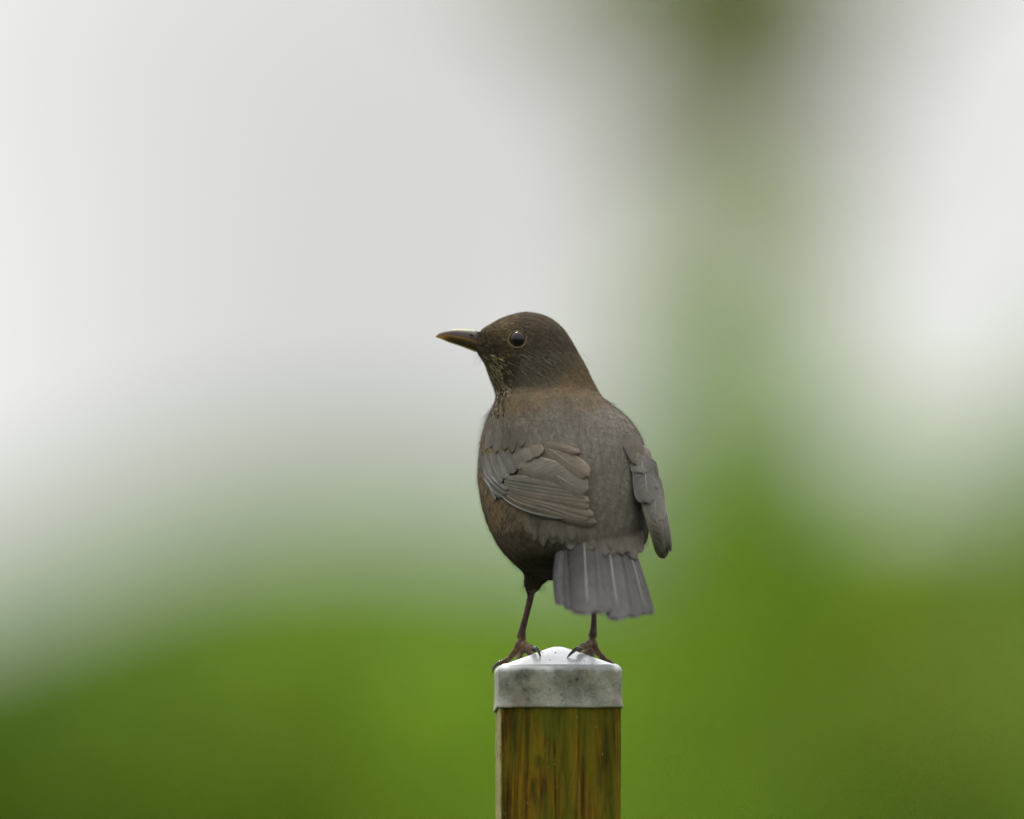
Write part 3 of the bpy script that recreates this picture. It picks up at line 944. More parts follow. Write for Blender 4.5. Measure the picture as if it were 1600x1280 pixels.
bu, bv = to_px(bV)
bcol = plume_col(bV) * 0.8
legm = sstep(916, 930, bv)
legc = np.array([.045, .020, .006])
ft = sstep(985, 1008, bv)
legc = legc * (1 - ft[:, None]) + np.array([.085, .043, .014]) * ft[:, None]
pn = np.array([mnoise.noise(Vector(p) * 420) for p in bV[bv > 910].tolist()]) if (bv > 910).any() else None
tmpn = np.zeros(len(bV)); tmpn[bv > 910] = pn
legc = legc * (1 + .9 * tmpn[:, None])
sole = sstep(1012, 1024, bv) * (bu > 790)
bcol = bcol * (1 - legm[:, None]) + np.clip(legc, .01, 1) * legm[:, None]
M_body = mat_tint('plumage_down_and_skin', .55, .3, 0, 700, .3, .7, 1300)
body = mesh_obj('body', bV, bF, M_body, None, True, bcol)
under(body, bird)
bvh = BVHTree.FromPolygons(bV.tolist(), bF)

# ---- regions
def in_poly(u, v, poly):
    poly = np.asarray(poly, float); inside = np.zeros(len(u), bool)
    j = len(poly) - 1
    for i in range(len(poly)):
        xi, yi = poly[i]; xj, yj = poly[j]
        c = ((yi > v) != (yj > v)) & (u < (xj - xi) * (v - yi) / (yj - yi + 1e-12) + xi)
        inside ^= c; j = i
    return inside


LWING = [(768, 712), (800, 722), (836, 714), (868, 708), (903, 718), (917, 740), (916, 768), (924, 812), (880, 806), (815, 796), (772, 765), (760, 745), (764, 725)]
RWING = [(992, 716), (1012, 716), (1040, 780), (1052, 870), (1035, 868), (1018, 830), (1006, 795), (996, 752), (992, 735)]

# ---- contour feathers: every one a little fan of barbs lying on the body
tri = np.array([t for f in bF for t in ((f[0], f[1], f[2]), (f[0], f[2], f[3]) if len(f) > 3 else (f[0], f[1], f[2]))])
A, B, C_ = bV[tri[:, 0]], bV[tri[:, 1]], bV[tri[:, 2]]
nrm = np.cross(B - A, C_ - A); area = np.linalg.norm(nrm, axis=1) / 2
cen = (A + B + C_) / 3
cu, cv = to_px(cen)
headw = 1 - sstep(585, 640, cv)
dens = area * (1 + 5.0 * headw)
dens[(cu < 800) & (cv > 548) & (cv < 640)] *= 1.15
dens[cv > 921] = 0
leg_only = (cv > 904)
dens[leg_only] *= 2.5
fn = nrm / (np.linalg.norm(nrm, axis=1)[:, None] + 1e-15)
front = fn[:, 1] < 0.1
dens[front & in_poly(cu, cv, LWING)] = 0
dens[front & in_poly(cu, cv, RWING)] = 0
BILL = at(747, 534, .018)
bill_d = np.hypot(cu - 742, cv - 532)
dens[bill_d < 8] = 0
dens[(np.hypot((cu - 809), (cv - 530.5)) < 13.5) & (fn[:, 1] < 0.3)] = 0
dens /= dens.sum()
NF = 16500
idx = rng.choice(len(tri), NF, p=dens)
r1 = np.sqrt(rng.random(NF)); r2 = rng.random(NF)
P = (1 - r1)[:, None] * A[idx] + (r1 * (1 - r2))[:, None] * B[idx] + (r1 * r2)[:, None] * C_[idx]
Nn = np.empty((NF, 3))
for i in range(NF):
    h = bvh.find_nearest(Vector(P[i])); Nn[i] = h[1]
pu, pv = to_px(P)
TAILP = at(935, 930, -.10)
hw = 1 - sstep(560, 640, pv)
d_head = P - BILL
d_head /= np.linalg.norm(d_head, axis=1)[:, None]
d_head[:, 2] -= .25 * sstep(0, .03, np.linalg.norm(P - BILL, axis=1))
d_body = TAILP - P
d_body /= np.linalg.norm(d_body, axis=1)[:, None]
d_body += np.array([0, -.25, -.45])
dr = d_head * hw[:, None] + d_body * (1 - hw)[:, None]
dr += rng.normal(size=(NF, 3)) * .13
dr -= (dr * Nn).sum(1)[:, None] * Nn
dr /= np.linalg.norm(dr, axis=1)[:, None] + 1e-9
sd = np.cross(Nn, dr)
bd = np.linalg.norm(P - BILL, axis=1)
Ln = (4.0 * hw + 10.0 * (1 - hw)) * (.8 + .4 * rng.random(NF)) / 1000
Ln *= np.where(hw > .5, .45 + .55 * sstep(.002, .022, bd), 1)
Wd = Ln * (.50 * hw + .62 * (1 - hw))
throat = (pu < 800) & (pv > 551) & (pv < 634)
Ln[throat] *= 1.3; Wd[throat] *= .46
legz = pv > 900
Ln[legz] *= .55; Wd[legz] *= .55
near_eye = np.hypot(pu - 809, pv - 530.5) < 26
Ln[near_eye] *= .6; Wd[near_eye] *= .6

T4 = np.array([0, .34, .67, 1.0]); W3 = np.array([-1., 0, 1.])
hs = (.32 * hw + .22 * (1 - hw)) / 1000
G = np.empty((NF, 4, 3, 3))
flat = P[:, None, None, :] + dr[:, None, None, :] * (T4[None, :, None, None] * Ln[:, None, None, None]) + sd[:, None, None, :] * (W3[None, None, :, None] * Wd[:, None, None, None] * .5)
fl = flat.reshape(-1, 3)
snap = np.empty_like(fl); snn = np.empty_like(fl)
for i in range(len(fl)):
    h = bvh.find_nearest(Vector(fl[i]))
    snap[i] = h[0]; snn[i] = h[1]
snap = snap.reshape(NF, 4, 3, 3); snn = snn.reshape(NF, 4, 3, 3)
lift = rng.uniform(.6, 1.35, NF)
hgt = (.15 + 1.1 * T4[None, :, None] * lift[:, None, None] - .25 * np.abs(W3)[None, None, :]) * hs[:, None, None]
G = snap + snn * hgt[..., None]

NB = 11
base_c = plume_col(P) * np.array([1.30, 1.30, 1.32]) * (1 - .17 * (1 - sstep(560, 610, pv)))[:, None]
fr = rng.normal(1, .045, NF) + rng.normal(0, .12, NF) * hw
dark = np.clip(fr, .7, 1.35)
base_c = base_c * dark[:, None]
# throat: pale feathers with dark streaks between
pale = np.array([.38, .34, .21]); drk = np.array([.03, .022, .014])
tm = throat & (rng.random(NF) < .9 * (1 - sstep(770, 796, pu)))
pick = rng.random(NF)
base_c[tm] = np.where((pick[tm] < .33)[:, None], pale * rng.uniform(.6, 1.15, (tm.sum(), 1)), drk * rng.uniform(.6, 2.0, (tm.sum(), 1)))
# belly mottling, reddish brown fringes
bel = (pv > 690) & (pu < 800 + (pv - 690) * .25) & (pv < 905)
bm2 = bel & (rng.random(NF) < .5)
base_c[bm2] *= np.where((rng.random(bm2.sum()) < .5)[:, None], np.array([1.22, 1.10, .97]), np.array([.62, .62, .62]))
# fore-face: pale olive flecks
ff = (hw > .8) & (pu < 800) & (pv < 560) & (rng.random(NF) < .16)
base_c[ff] *= np.array([2.0, 1.8, 1.3])
# pale shafts of the ear coverts
ear = (pu > 812) & (pu < 870) & (pv > 545) & (pv < 600) & (rng.random(NF) < .075)

allV, allC, allF = [], [], []
voff = 0
jj = np.arange(NB)
for side in (-1, 1):
    t0 = (jj + .3) / NB * .93
    t0 = t0[None, :] + rng.uniform(-.02, .02, (NF, NB))
    prof_w = np.clip(np.sqrt(np.clip(1 - (np.abs(t0 - .45) / .58) ** 2.4, 0.02, 1)), 0, 1) * rng.uniform(.82, 1.1, (NF, NB))
    dtb = .24 * (1 - t0 * .55) * rng.uniform(.8, 1.25, (NF, NB))
    rows_ = []
    for m_ in (0, .5, 1.0):
        t = t0 + dtb * m_ ** 1.3
        w = side * prof_w * m_
        hwid = .62 / NB * (1.0 - .75 * m_ ** 2)
        for sg in (-1, 1):
            tt = np.clip(t + sg * hwid, 0, 1.08)
            # interpolate in the feather's 4x3 patch
            a = np.clip(tt, 0, 1.08) / .3350
            k = np.clip(a.astype(int), 0, 2)
            f = (a - k)[..., None]
            wi = (np.abs(w))[..., None]
            ii = np.arange(NF)[:, None]
            sc = 0 if side < 0 else 2
            p0 = G[ii, k, 1] * (1 - wi) + G[ii, k, sc] * wi
            p1 = G[ii, k + 1, 1] * (1 - wi) + G[ii, k + 1, sc] * wi
            rows_.append(p0 * (1 - f) + p1 * f)
    Q = np.stack(rows_, 2)                      # NF, NB, 6, 3
    n = NF * NB
    base = voff + np.arange(n)[:, None] * 6
    quad = np.concatenate([base + np.array([[0, 1, 3, 2]]), base + np.array([[2, 3, 5, 4]])], 0)
    if side < 0:
        quad = quad[:, ::-1]
    allV.append(Q.reshape(-1, 3)); allF.append(quad); voff += n * 6
    ctip = (1.0 + .16 * np.array([-1.0, -1.0, 0, 0, 1.0, 1.0]))[None, None, :, None]
    along = (1.06 - .22 * (t0 < .5) + .0 * t0)[:, :, None, None]
    cc = base_c[:, None, None, :] * ctip * along * rng.normal(1, .08, (NF, NB, 1, 1))
    allC.append(np.broadcast_to(cc, (NF, NB, 6, 3)).reshape(-1, 3))
M_plume = mat_tint('plumage', .85, .05, 0, 300, .06)
add_translucency(M_plume, .12)
pl = mesh_obj('plumage', np.concatenate(allV), np.concatenate(allF), M_plume, None, True, np.clip(np.concatenate(allC), .004, 1))
under(pl, bird)
pl['kind'] = 'stuff'
pl['label'] = 'soft brown contour feathers with streaked throat'

# ---- loose filaments: fuzzy outline, pale ear covert shafts, bristles
hv, hf, hcx, off = [], [], [], 0


def hair(p, d, n_, L, w, c, bend=0.2, k=4):
    global off
    s = np.cross(n_, d); s /= np.linalg.norm(s) + 1e-9
    t = np.linspace(0, 1, k)
    ctr = p + d * (t * L)[:, None] + n_ * ((.0002 + bend * L * t * (1 - .35 * t)))[:, None]
    ww = (w * (1 - .8 * t))[:, None]
    v_ = np.stack([ctr - s * ww, ctr + s * ww], 1).reshape(-1, 3)
    hv.append(v_)
    for i in range(k - 1):
        hf.append([off + 2 * i, off + 2 * i + 1, off + 2 * i + 3, off + 2 * i + 2])
    hcx.append(np.repeat(np.array(c)[None], 2 * k, 0)); off += 2 * k


for i in rng.choice(NF, 14500, replace=False):
    hair(P[i], dr[i], Nn[i], Ln[i] * rng.uniform(.8, 1.3), .00008, base_c[i] * rng.uniform(.78, 1.28), rng.uniform(.04, .2))
for i in np.where(ear)[0]:
    d = dr[i] + np.array([.25, 0, 0]); d /= np.linalg.norm(d)
    hair(P[i] + Nn[i] * .0006, d, Nn[i], rng.uniform(.004, .0075), .00010, (.17, .15, .11), .04)
for i in np.where((np.hypot(pu - 752, pv - 548) < 12))[0][:26]:           # chin bristles
    hair(P[i], np.array([-.6, -.1, -.75]), Nn[i], rng.uniform(.003, .007), .00006, (.05, .04, .03), .1)
fm = np.where((hw > .9) & (pu > 755) & (pu < 805) & (pv > 505) & (pv < 556) & (Nn[:, 1] < .2))[0]
for i in rng.choice(fm, min(170, len(fm)), replace=False):                 # flecked fore-face
    hair(P[i] + Nn[i] * .0003, dr[i], Nn[i], rng.uniform(.0012, .0026), .00010, np.array([.17, .135, .08]) * rng.uniform(.5, 1.3), .06)
for k in range(90):                                                      # short feathering over the base of the bill
    v = rng.uniform(519, 549); u = 747 + 3 * rng.random() + (3 if v > 540 else 0)
    y_ = float(env_y(u, v, 0, .995)) - .2
    hair(at(u + 2, v, y_ / 1000), np.array([-.9, .25, rng.uniform(-.35, .3)]), np.array([-.35, -.9, .1]), rng.uniform(.0015, .0034), .00013, np.array([.06, .046, .03]) * rng.uniform(.6, 1.6), .02)
for (u, v, du, dv, l) in [(917, 555, .8, -.6, .008), (921, 566, .85, -.5, .006), (912, 550, .75, -.65, .006)]:   # long nape filaments
    hair(at(u - 6, v, .012), np.array([du, 0, dv]), np.array([0.3, -.9, .1]), l, .00006, (.1, .085, .06), .05)
fz = mesh_obj('filaments', np.concatenate(hv), np.array(hf), M_plume, None, True, np.clip(np.concatenate(hcx), .004, 1))
under(fz, bird); fz['kind'] = 'stuff'

# ---- large feathers, one object each
M_wing = mat_feather('wing_vane', (.097, .085, .067), (.22, .18, .135), .8)
M_wing_brown = mat_feather('wing_vane_brown', (.112, .090, .066), (.25, .19, .135), .8)
M_wing_grey = mat_feather('wing_vane_grey', (.096, .088, .076), (.19, .17, .14), .7)
M_wing_dark = mat_feather('wing_vane_dark', (.07, .062, .05), (.20, .17, .13), .8)
M_tail = mat_feather('tail_vane', (.053, .050, .047), (.02, .019, .018), .9, .7, .42, .8)  # dark vane margins paint the shadow seams between overlapping feathers
M_cov = mat_feather('tail_covert_vane', (.086, .074, .057), (.086, .074, .057), .0, .85, .05, .86, .3)
M_cov2 = mat_feather('tail_covert_vane_dark', (.078, .067, .051), (.078, .067, .051), .0, .85, .05, .86, .3)
M_shaft = mat_plain('feather_shaft', (.17, .155, .135), .4, .5, 300, .15)
M_shaft_pale = mat_plain('feather_shaft_pale', (.21, .20, .185), .35, .6, 300, .1)
M_shaft_dark = mat_plain('feather_shaft_dark', (.09, .08, .07), .45, .5, 300, .15)


def feather(name, parent, pts, wl, wr, yfun, off0, off1, mat, shaft=M_shaft_dark, shaft_r=.9, shaft_t=(0.0, .96),
            tip=.30, point=2.2, camber=.9, nt=26, nw=11, notch=0.0, ragged=.0):
    """pts: quill line in photo pixels, base to tip; wl / wr: vane widths (px) left / right of the direction of travel;
    yfun(u, v) -> depth in mm of the surface it lies on; off: mm it stands proud at base and tip"""
    if yfun is not tail_y:
        k_ = .62 if yfun is lw_y else .7
        off0, off1 = off0 * k_, off1 * k_
    rf = random.Random(sum(int(p[0] * 7 + p[1] * 13) for p in pts))
    q = smooth_path(pts, nt)
    t = np.linspace(0, 1, nt)
    tg = np.gradient(q, axis=0); tg /= np.linalg.norm(tg, axis=1)[:, None]
    nl = np.stack([tg[:, 1], -tg[:, 0]], -1)      # left of travel on screen (v down)
    body_w = np.where(t < .18, .55 + .45 * t / .18, 1.0)
    tp = np.clip((t - (1 - tip)) / tip, 0, 1)
    tipw = np.maximum(1 - tp ** point, 0) ** (1 / point)
    wdt = body_w * tipw
    V, UV = [], []
    ws = np.linspace(-1, 1, nw)
    for i in range(nt):
        for w in ws:
            side = wl if w < 0 else wr
            rg = 1 + (ragged * rf.uniform(-1, 1) if abs(w) > .99 else 0)
            d = abs(w) * side * wdt[i] * rg
            # barbs sweep toward the tip at the margin
            sweep = .35 * abs(w) * side * (1 - tp[i]) * .3
            pu_, pv_ = q[i] + nl[i] * (d if w < 0 else -d) + tg[i] * sweep
            y = float(yfun(pu_, pv_)) - (off0 + (off1 - off0) * t[i]) + camber * (abs(w) ** 2) - camber * .3
            V.append(at(pu_, pv_, y / 1000))
            edge = max(abs(w), 1 - (1 - t[i]) / max(tip * .45, .05))
            UV.append((w, t[i], edge))
    F = grid_faces(nt, nw).tolist()
    midx = [0] * len(F)
    # quill as a thin raised tube in the same mesh
    a, b_ = shaft_t
    ts = np.linspace(a, b_, 14)
    sp_ = []
    for s in ts:
        u_ = np.interp(s, t, q[:, 0]); v_ = np.interp(s, t, q[:, 1])
        y = float(yfun(u_, v_)) - (off0 + (off1 - off0) * s) - camber * .3 - .10
        sp_.append(at(u_, v_, y / 1000))
    tv, tf = tube(np.array(sp_), (np.linspace(shaft_r, shaft_r * .3, 14) * np.minimum(1, np.linspace(.25, 4, 14))) * S * .8, 6)
    k = len(V)
    V = np.concatenate([np.array(V), tv]); UV = np.concatenate([np.array(UV), np.zeros((len(tv), 3))])
    F += [[x + k for x in f] for f in tf]
    midx += [1] * len(tf)
    o = mesh_obj(name, V, F, [mat, shaft], None, True, None, UV, midx)
    me_ = o.data
    under_sub(o, parent)
    return o


def under_sub(o, parent):
    o.parent = parent
    from mathutils import Matrix
    # parent chain holds only the bird's translation
    o.matrix_parent_inverse = Matrix.Identity(4)


LB_U, LB_V = [745, 758, 775, 800, 830, 850, 880, 905, 930], [672, 676, 690, 700, 692, 684, 690, 700, 712]


def lw_y(u, v):
    vb = np.interp(u, LB_U, LB_V)
    return env_y(u, v, 0, .955) - .8 * sstep(700, 760, v) + 3.2 * (1 - sstep(vb - 8, vb + 16, v))


RB_V, RB_U = [660, 700, 730, 760, 800, 860, 890], [978, 981, 986, 993, 1003, 1014, 1018]


def rw_y(u, v):
    ub = np.interp(v, RB_V, RB_U)
    return env_y(u, v, 44, .965) + 2.0 * sstep(820, 870, v) + 3.6 * (1 - sstep(ub - 3, ub + 16, u)) * (1 - sstep(770, 820, v)) + 3.0 * (1 - sstep(672, 722, v))


def tail_y(u, v):
    return -50 - (v - 835) * .5 + .0042 * (u - 935) ** 2 * .6


def cov_y(u, v):
    return np.minimum(env_y(u, v, 0, .97), np.where(np.asarray(u) > 862, tail_y(u, v) - 3.0, 99)) - .2


def fluff(name, parent, pts, w, yfun, off0, off1, colr, seed, nb=24, tip=.35, split=.25, camber=.6, tipc=1.12, even=.8):
    """soft loose-webbed feather: a quill with separate barbs, parted here and there"""
    r = np.random.default_rng(seed)
    q = smooth_path(pts, 30); tq = np.linspace(0, 1, 30)
    tgq = np.gradient(q, axis=0); ln = np.linalg.norm(tgq, axis=1).sum(); tgq /= np.linalg.norm(tgq, axis=1)[:, None]
    V, F, C = [], [], []
    k = 0
    for side in (-1, 1):
        t0 = (np.arange(nb) + .4) / nb * .95
        part = np.cumsum(r.random(nb) < split) * .012 * r.choice([-1, 1])
        prof_ = np.sqrt(np.clip(1 - (np.clip(t0 - (1 - tip), 0, 1) / tip) ** 2.2, .03, 1)) * np.minimum(1, .6 + t0 * 2) * r.uniform(even, 1.06, nb)
        dt = (.20 + .1 * r.random(nb)) * (1 - .45 * t0)
        sh = r.normal(1, .09, nb)
        for m_ in (0, .5, 1.0):
            for sg in (-1, 1):
                t = t0 + dt * m_ ** 1.3 + sg * (.85 / nb) * (1 - .8 * m_ ** 2) + part * m_
                tc = np.clip(t, 0, 1)
                u = np.interp(tc, tq, q[:, 0]) + np.interp(tc, tq, tgq[:, 0]) * (t - tc) * ln
                v = np.interp(tc, tq, q[:, 1]) + np.interp(tc, tq, tgq[:, 1]) * (t - tc) * ln
                d = side * w * prof_ * m_
                u = u + np.interp(tc, tq, tgq[:, 1]) * d
                v = v - np.interp(tc, tq, tgq[:, 0]) * d
                y = yfun(u, v) - (off0 + (off1 - off0) * t) + camber * m_ ** 2 - .02 * np.arange(nb) / nb
                V.append(at(u, v, y / 1000)); C.append(np.array(colr)[None] * (sh * (.92 + (tipc - .92) * m_))[:, None])
    A_ = np.stack(V, 0).reshape(2, 6, nb, 3).transpose(0, 2, 1, 3).reshape(-1, 3)
    Cc = np.stack(C, 0).reshape(2, 6, nb, 3).transpose(0, 2, 1, 3).reshape(-1, 3)
    b0 = np.arange(2 * nb)[:, None] * 6
    Fq = np.concatenate([b0 + np.array([[0, 1, 3, 2]]), b0 + np.array([[2, 3, 5, 4]])], 0)
    o = mesh_obj(name, A_, Fq, M_plume, None, True, np.clip(Cc, .004, 1))
    under_sub(o, parent)
    return o


M_pad = mat_plain('wing_down', (.09, .078, .06), .85, .1, 400, .3)


def pad(name, poly_c, r, yfun, off, mat):
    """solid down-covered wing base under the feathers: a cambered cushion"""
    V, nt, nw = [], 18, 12
    q = smooth_path(poly_c, nt)
    tg = np.gradient(q, axis=0); tg /= np.linalg.norm(tg, axis=1)[:, None]
    nl = np.stack([tg[:, 1], -tg[:, 0]], -1)
    for lay in (0, 1):
        for i in range(nt):
            t = i / (nt - 1)
            wd = np.interp(t, np.linspace(0, 1, len(r)), r)
            for w in np.linspace(-1, 1, nw):
                pu_, pv_ = q[i] + nl[i] * wd * w
                y = float(yfun(pu_, pv_)) - (off * (1 - w * w) * math.sin(math.pi * min(max(t, .02), .98)) ** .5 if lay == 0 else -3.0)
                V.append(at(pu_, pv_, y / 1000))
    g = grid_faces(nt, nw)
    F = g.tolist() + (g + nt * nw)[:, ::-1].tolist()
    n0 = nt * nw
    ring = [j for j in range(nw)] + [i * nw + nw - 1 for i in range(1, nt)] + [(nt - 1) * nw + j for j in range(nw - 2, -1, -1)] + [i * nw for i in range(nt - 2, 0, -1)]
    for a, b_ in zip(ring, ring[1:] + ring[:1]):
        F.append([a, b_, b_ + n0, a + n0])
    o = mesh_obj(name, V, F, mat)
    under(o, bird)
    return o


lwing = pad('wing', [(790, 660), (815, 700), (850, 745), (890, 790)], [14, 34, 34, 10], lw_y, 1.5, M_pad)
rwing = pad('wing', [(1000, 725), (1006, 745), (1015, 780), (1026, 825)], [7, 11, 13, 7], rw_y, .8, M_pad)
lwing['label'] = 'folded left wing nearer the camera'
rwing['label'] = 'folded right wing seen edge on'
tailp = pad('tail', [(925, 800), (928, 825), (932, 850), (936, 872)], [40, 48, 52, 40], lambda u, v: min(float(env_y(u, v)), float(tail_y(u, v)) + 3), .6, M_pad)

Z7 = lambda x, y: (740 + .125 * x, 670 + .125 * y)
# stack of primaries and secondaries of the left wing, outermost first
fe = feather
fe('primary_feather', lwing, [Z7(300, 770), Z7(420, 905), Z7(640, 1020), Z7(900, 1090), Z7(1150, 1130)], 4.5, 3.5, lw_y, 2.0, 3.0, M_wing_dark, M_shaft_pale, 1.3, (.05, .95), tip=.2)
fe('primary_feather', lwing, [Z7(330, 770), Z7(560, 920), Z7(1000, 1050), Z7(1300, 1140), Z7(1540, 1178)], 9, 7.5, lw_y, 2.2, 3.4, M_wing_brown, M_shaft, 1.0, tip=.16)
fe('primary_feather', lwing, [Z7(360, 760), Z7(600, 890), Z7(900, 965), Z7(1250, 1095), Z7(1440, 1135)], 9, 5.5, lw_y, 2.6, 3.9, M_wing_brown, M_shaft, 1.2, (.4, .85), tip=.15)
fe('primary_feather', lwing, [Z7(390, 750), Z7(640, 860), Z7(1000, 960), Z7(1300, 1040), Z7(1502, 1085)], 9, 8, lw_y, 3.0, 4.3, M_wing_brown, M_shaft, 1.1, (.3, .8), tip=.18)
fe('secondary_feather', lwing, [Z7(380, 735), Z7(640, 830), Z7(1000, 900), Z7(1290, 960), Z7(1445, 985)], 9, 7, lw_y, 3.2, 4.5, M_wing_brown, tip=.17)
fe('secondary_feather', lwing, [Z7(375, 715), Z7(600, 790), Z7(950, 850), Z7(1250, 890), Z7(1450, 905)], 9, 7.5, lw_y, 3.4, 4.7, M_wing_brown, tip=.18)
fe('secondary_feather', lwing, [Z7(375, 690), Z7(600, 745), Z7(950, 800), Z7(1220, 840), Z7(1400, 862)], 9, 7, lw_y, 3.6, 4.9, M_wing, tip=.2)
fe('secondary_feather', lwing, [Z7(380, 660), Z7(600, 700), Z7(900, 750), Z7(1150, 785), Z7(1330, 805)], 9, 7, lw_y, 3.8, 5.1, M_wing, tip=.2)
fe('secondary_feather', lwing, [Z7(400, 630), Z7(600, 655), Z7(900, 700), Z7(1150, 745), Z7(1290, 770)], 9, 7, lw_y, 4.0, 5.2, M_wing, tip=.2)
fe('tertial_feather', lwing, [Z7(560, 470), Z7(820, 530), Z7(1060, 600), Z7(1260, 720), Z7(1450, 700)][:4] + [Z7(1440, 760)], 22, 17, lw_y, 4.2, 6.2, M_wing, M_shaft_pale, 1.0, (.46, .8), tip=.24, camber=1.4)
fe('tertial_feather', lwing, [Z7(700, 190), Z7(930, 245), Z7(1100, 360), Z7(1280, 490), Z7(1448, 590)], 16, 17, lw_y, .5, 7.2, M_wing_brown, M_shaft_pale, 1.0, (.26, .72), tip=.28, camber=1.4)
fe('scapular_feather', lwing, [Z7(700, 130), Z7(900, 190), Z7(1120, 240), Z7(1330, 300)], 9, 7.5, lw_y, .8, 6.4, M_wing_brown, tip=.3, camber=1.4)
fe('scapular_feather', lwing, [Z7(760, 60), Z7(950, 110), Z7(1130, 160), Z7(1290, 225)], 9, 8, lw_y, .3, 5.2, M_wing_brown, tip=.4, camber=1.5)
# primary coverts and alula
fe('primary_covert', lwing, [Z7(130, 620), Z7(210, 740), Z7(280, 810), Z7(365, 860)], 4, 4, lw_y, 3.0, 3.4, M_wing_grey, M_shaft, 1.0)
fe('primary_covert', lwing, [Z7(170, 610), Z7(270, 720), Z7(340, 780), Z7(410, 820)], 4.5, 5, lw_y, 3.4, 3.9, M_wing_grey)
fe('primary_covert', lwing, [Z7(220, 610), Z7(310, 690), Z7(370, 740), Z7(430, 760)], 4.5, 5, lw_y, 3.8, 4.4, M_wing_grey)
fe('alula_feather', lwing, [Z7(180, 670), Z7(215, 760), Z7(245, 830), Z7(275, 892)], 2.4, 2.6, lw_y, 3.6, 3.8, M_wing_grey, M_shaft)
# greater coverts
for a, w, o0, mt, sh in [
        ([(90, 280), (110, 440), (150, 580), (195, 690)], (5, 6), 4.0, M_wing_grey, M_shaft),
        ([(140, 270), (165, 440), (205, 590), (250, 712)], (7, 7), 4.5, M_wing_grey, M_shaft),
        ([(200, 250), (235, 430), (290, 570), (330, 690)], (8, 8), 4.9, M_wing_grey, M_shaft),
        ([(270, 230), (320, 400), (370, 530), (405, 628)], (9, 9), 5.3, M_wing_grey, M_shaft),
        ([(340, 200), (400, 360), (455, 470), (500, 560)], (10, 11), 5.6, M_wing_grey, M_shaft_dark),
        ([(420, 170), (490, 310), (550, 420), (580, 510)], (11, 12), 5.9, M_wing, M_shaft),
        ([(520, 120), (600, 240), (660, 320), (710, 395)], (12, 14), 6.2, M_wing, M_shaft_dark),
        ([(620, 80), (715, 190), (770, 270), (820, 340)], (13, 13), 6.6, M_wing_brown, M_shaft)]:
    fe('greater_covert', lwing, [Z7(*p) for p in a], w[0], w[1], lw_y, .2, o0 - .5, mt, sh, .45, (.1, .85), tip=.32, camber=.9)
# right wing
Z8 = lambda x, y: (900 + .1876 * x, 640 + .1876 * y)
for a, w, o0, mt, sh, sht in [
        ([(640, 560), (720, 800), (765, 1000), (790, 1190)], (3, 4), 1.2, M_wing_grey, M_shaft, (.0, .95)),
        ([(620, 560), (700, 800), (745, 1000), (770, 1195)], (4, 4.5), 1.7, M_wing_grey, M_shaft, (.3, .95)),
        ([(590, 700), (640, 900), (690, 1080), (735, 1245)], (11, 11), 2.0, M_wing, M_shaft, (.5, .9)),
        ([(590, 690), (640, 880), (690, 1050), (735, 1200)], (12, 10), 2.6, M_wing, M_shaft_dark, (0, .9)),
        ([(590, 680), (640, 850), (680, 980), (715, 1105)], (12, 9), 3.1, M_wing, M_shaft_dark, (0, .9)),
        ([(590, 660), (635, 820), (670, 930), (700, 1045)], (12, 9), 3.6, M_wing, M_shaft_dark, (0, .9)),
        ([(590, 650), (630, 790), (660, 890), (685, 985)], (12, 9), 4.0, M_wing, M_shaft_dark, (0, .9)),
        ([(600, 500), (650, 680), (660, 800), (672, 945)], (12, 16), 4.6, M_wing_grey, M_shaft_pale, (.55, .82)),
        ([(540, 380), (575, 520), (585, 640), (612, 785)], (20, 21), 5.4, M_wing_grey, M_shaft_pale, (.35, .78)),
        ([(520, 300), (545, 390), (555, 460), (560, 535)], (19, 16), 6.0, M_wing_grey, M_shaft, (.4, .9)),
        ([(600, 400), (640, 520), (665, 600), (680, 660)], (5, 4), 5.8, M_wing_grey, M_shaft_dark, (0, .9)),
        ([(400, 190), (465, 290), (505, 370), (522, 432)], (18, 14), 4.2, M_wing, M_shaft_dark, (0, .9)),
        ]:
    fe('wing_feather' if a[-1][1] > 600 else 'wing_covert', rwing, [Z8(*p) for p in a], w[1], w[0], rw_y, o0 - 1.0 if a[-1][1] > 600 else 1.2, o0, mt, sh, 1.0, sht, tip=.25, camber=1.6)
def sh_y(u, v):
    return env_y(u, v, 44, .965) + 2.4 * (1 - sstep(642, 700, v))


for a, wl_, wr_, o1 in [([(962, 640), (985, 668), (999, 700), (1010, 742)], 7, 14, 3.4), ([(948, 640), (972, 668), (986, 696), (996, 728)], 12, 12, 3.2)]:
    fe('scapular_feather', rwing, a, wl_, wr_, sh_y, -.6, o1, M_cov, M_shaft_dark, .3, (.6, .9), tip=.4, point=1.9, nt=26, nw=11, camber=1.4)


def mw_y(u, v):
    return env_y(u, v, 0, .955) + 2.6 * (1 - sstep(636, 684, v))


for k, (u0, u1, v1) in enumerate([(778, 758, 704), (784, 765, 700), (792, 774, 709), (800, 788, 704), (808, 799, 709), (816, 814, 699)]):
    fe('lesser_covert', lwing, [(u0, 634), (u0 * .5 + u1 * .5 - 2, 668), (u1, v1)], 9.5, 9.5, mw_y, -.5, 2.4 + .12 * k, M_wing if k < 3 else M_cov, M_shaft_dark, .3, (.4, .9), tip=.5, point=2.0, nt=26, nw=11, camber=1.1)

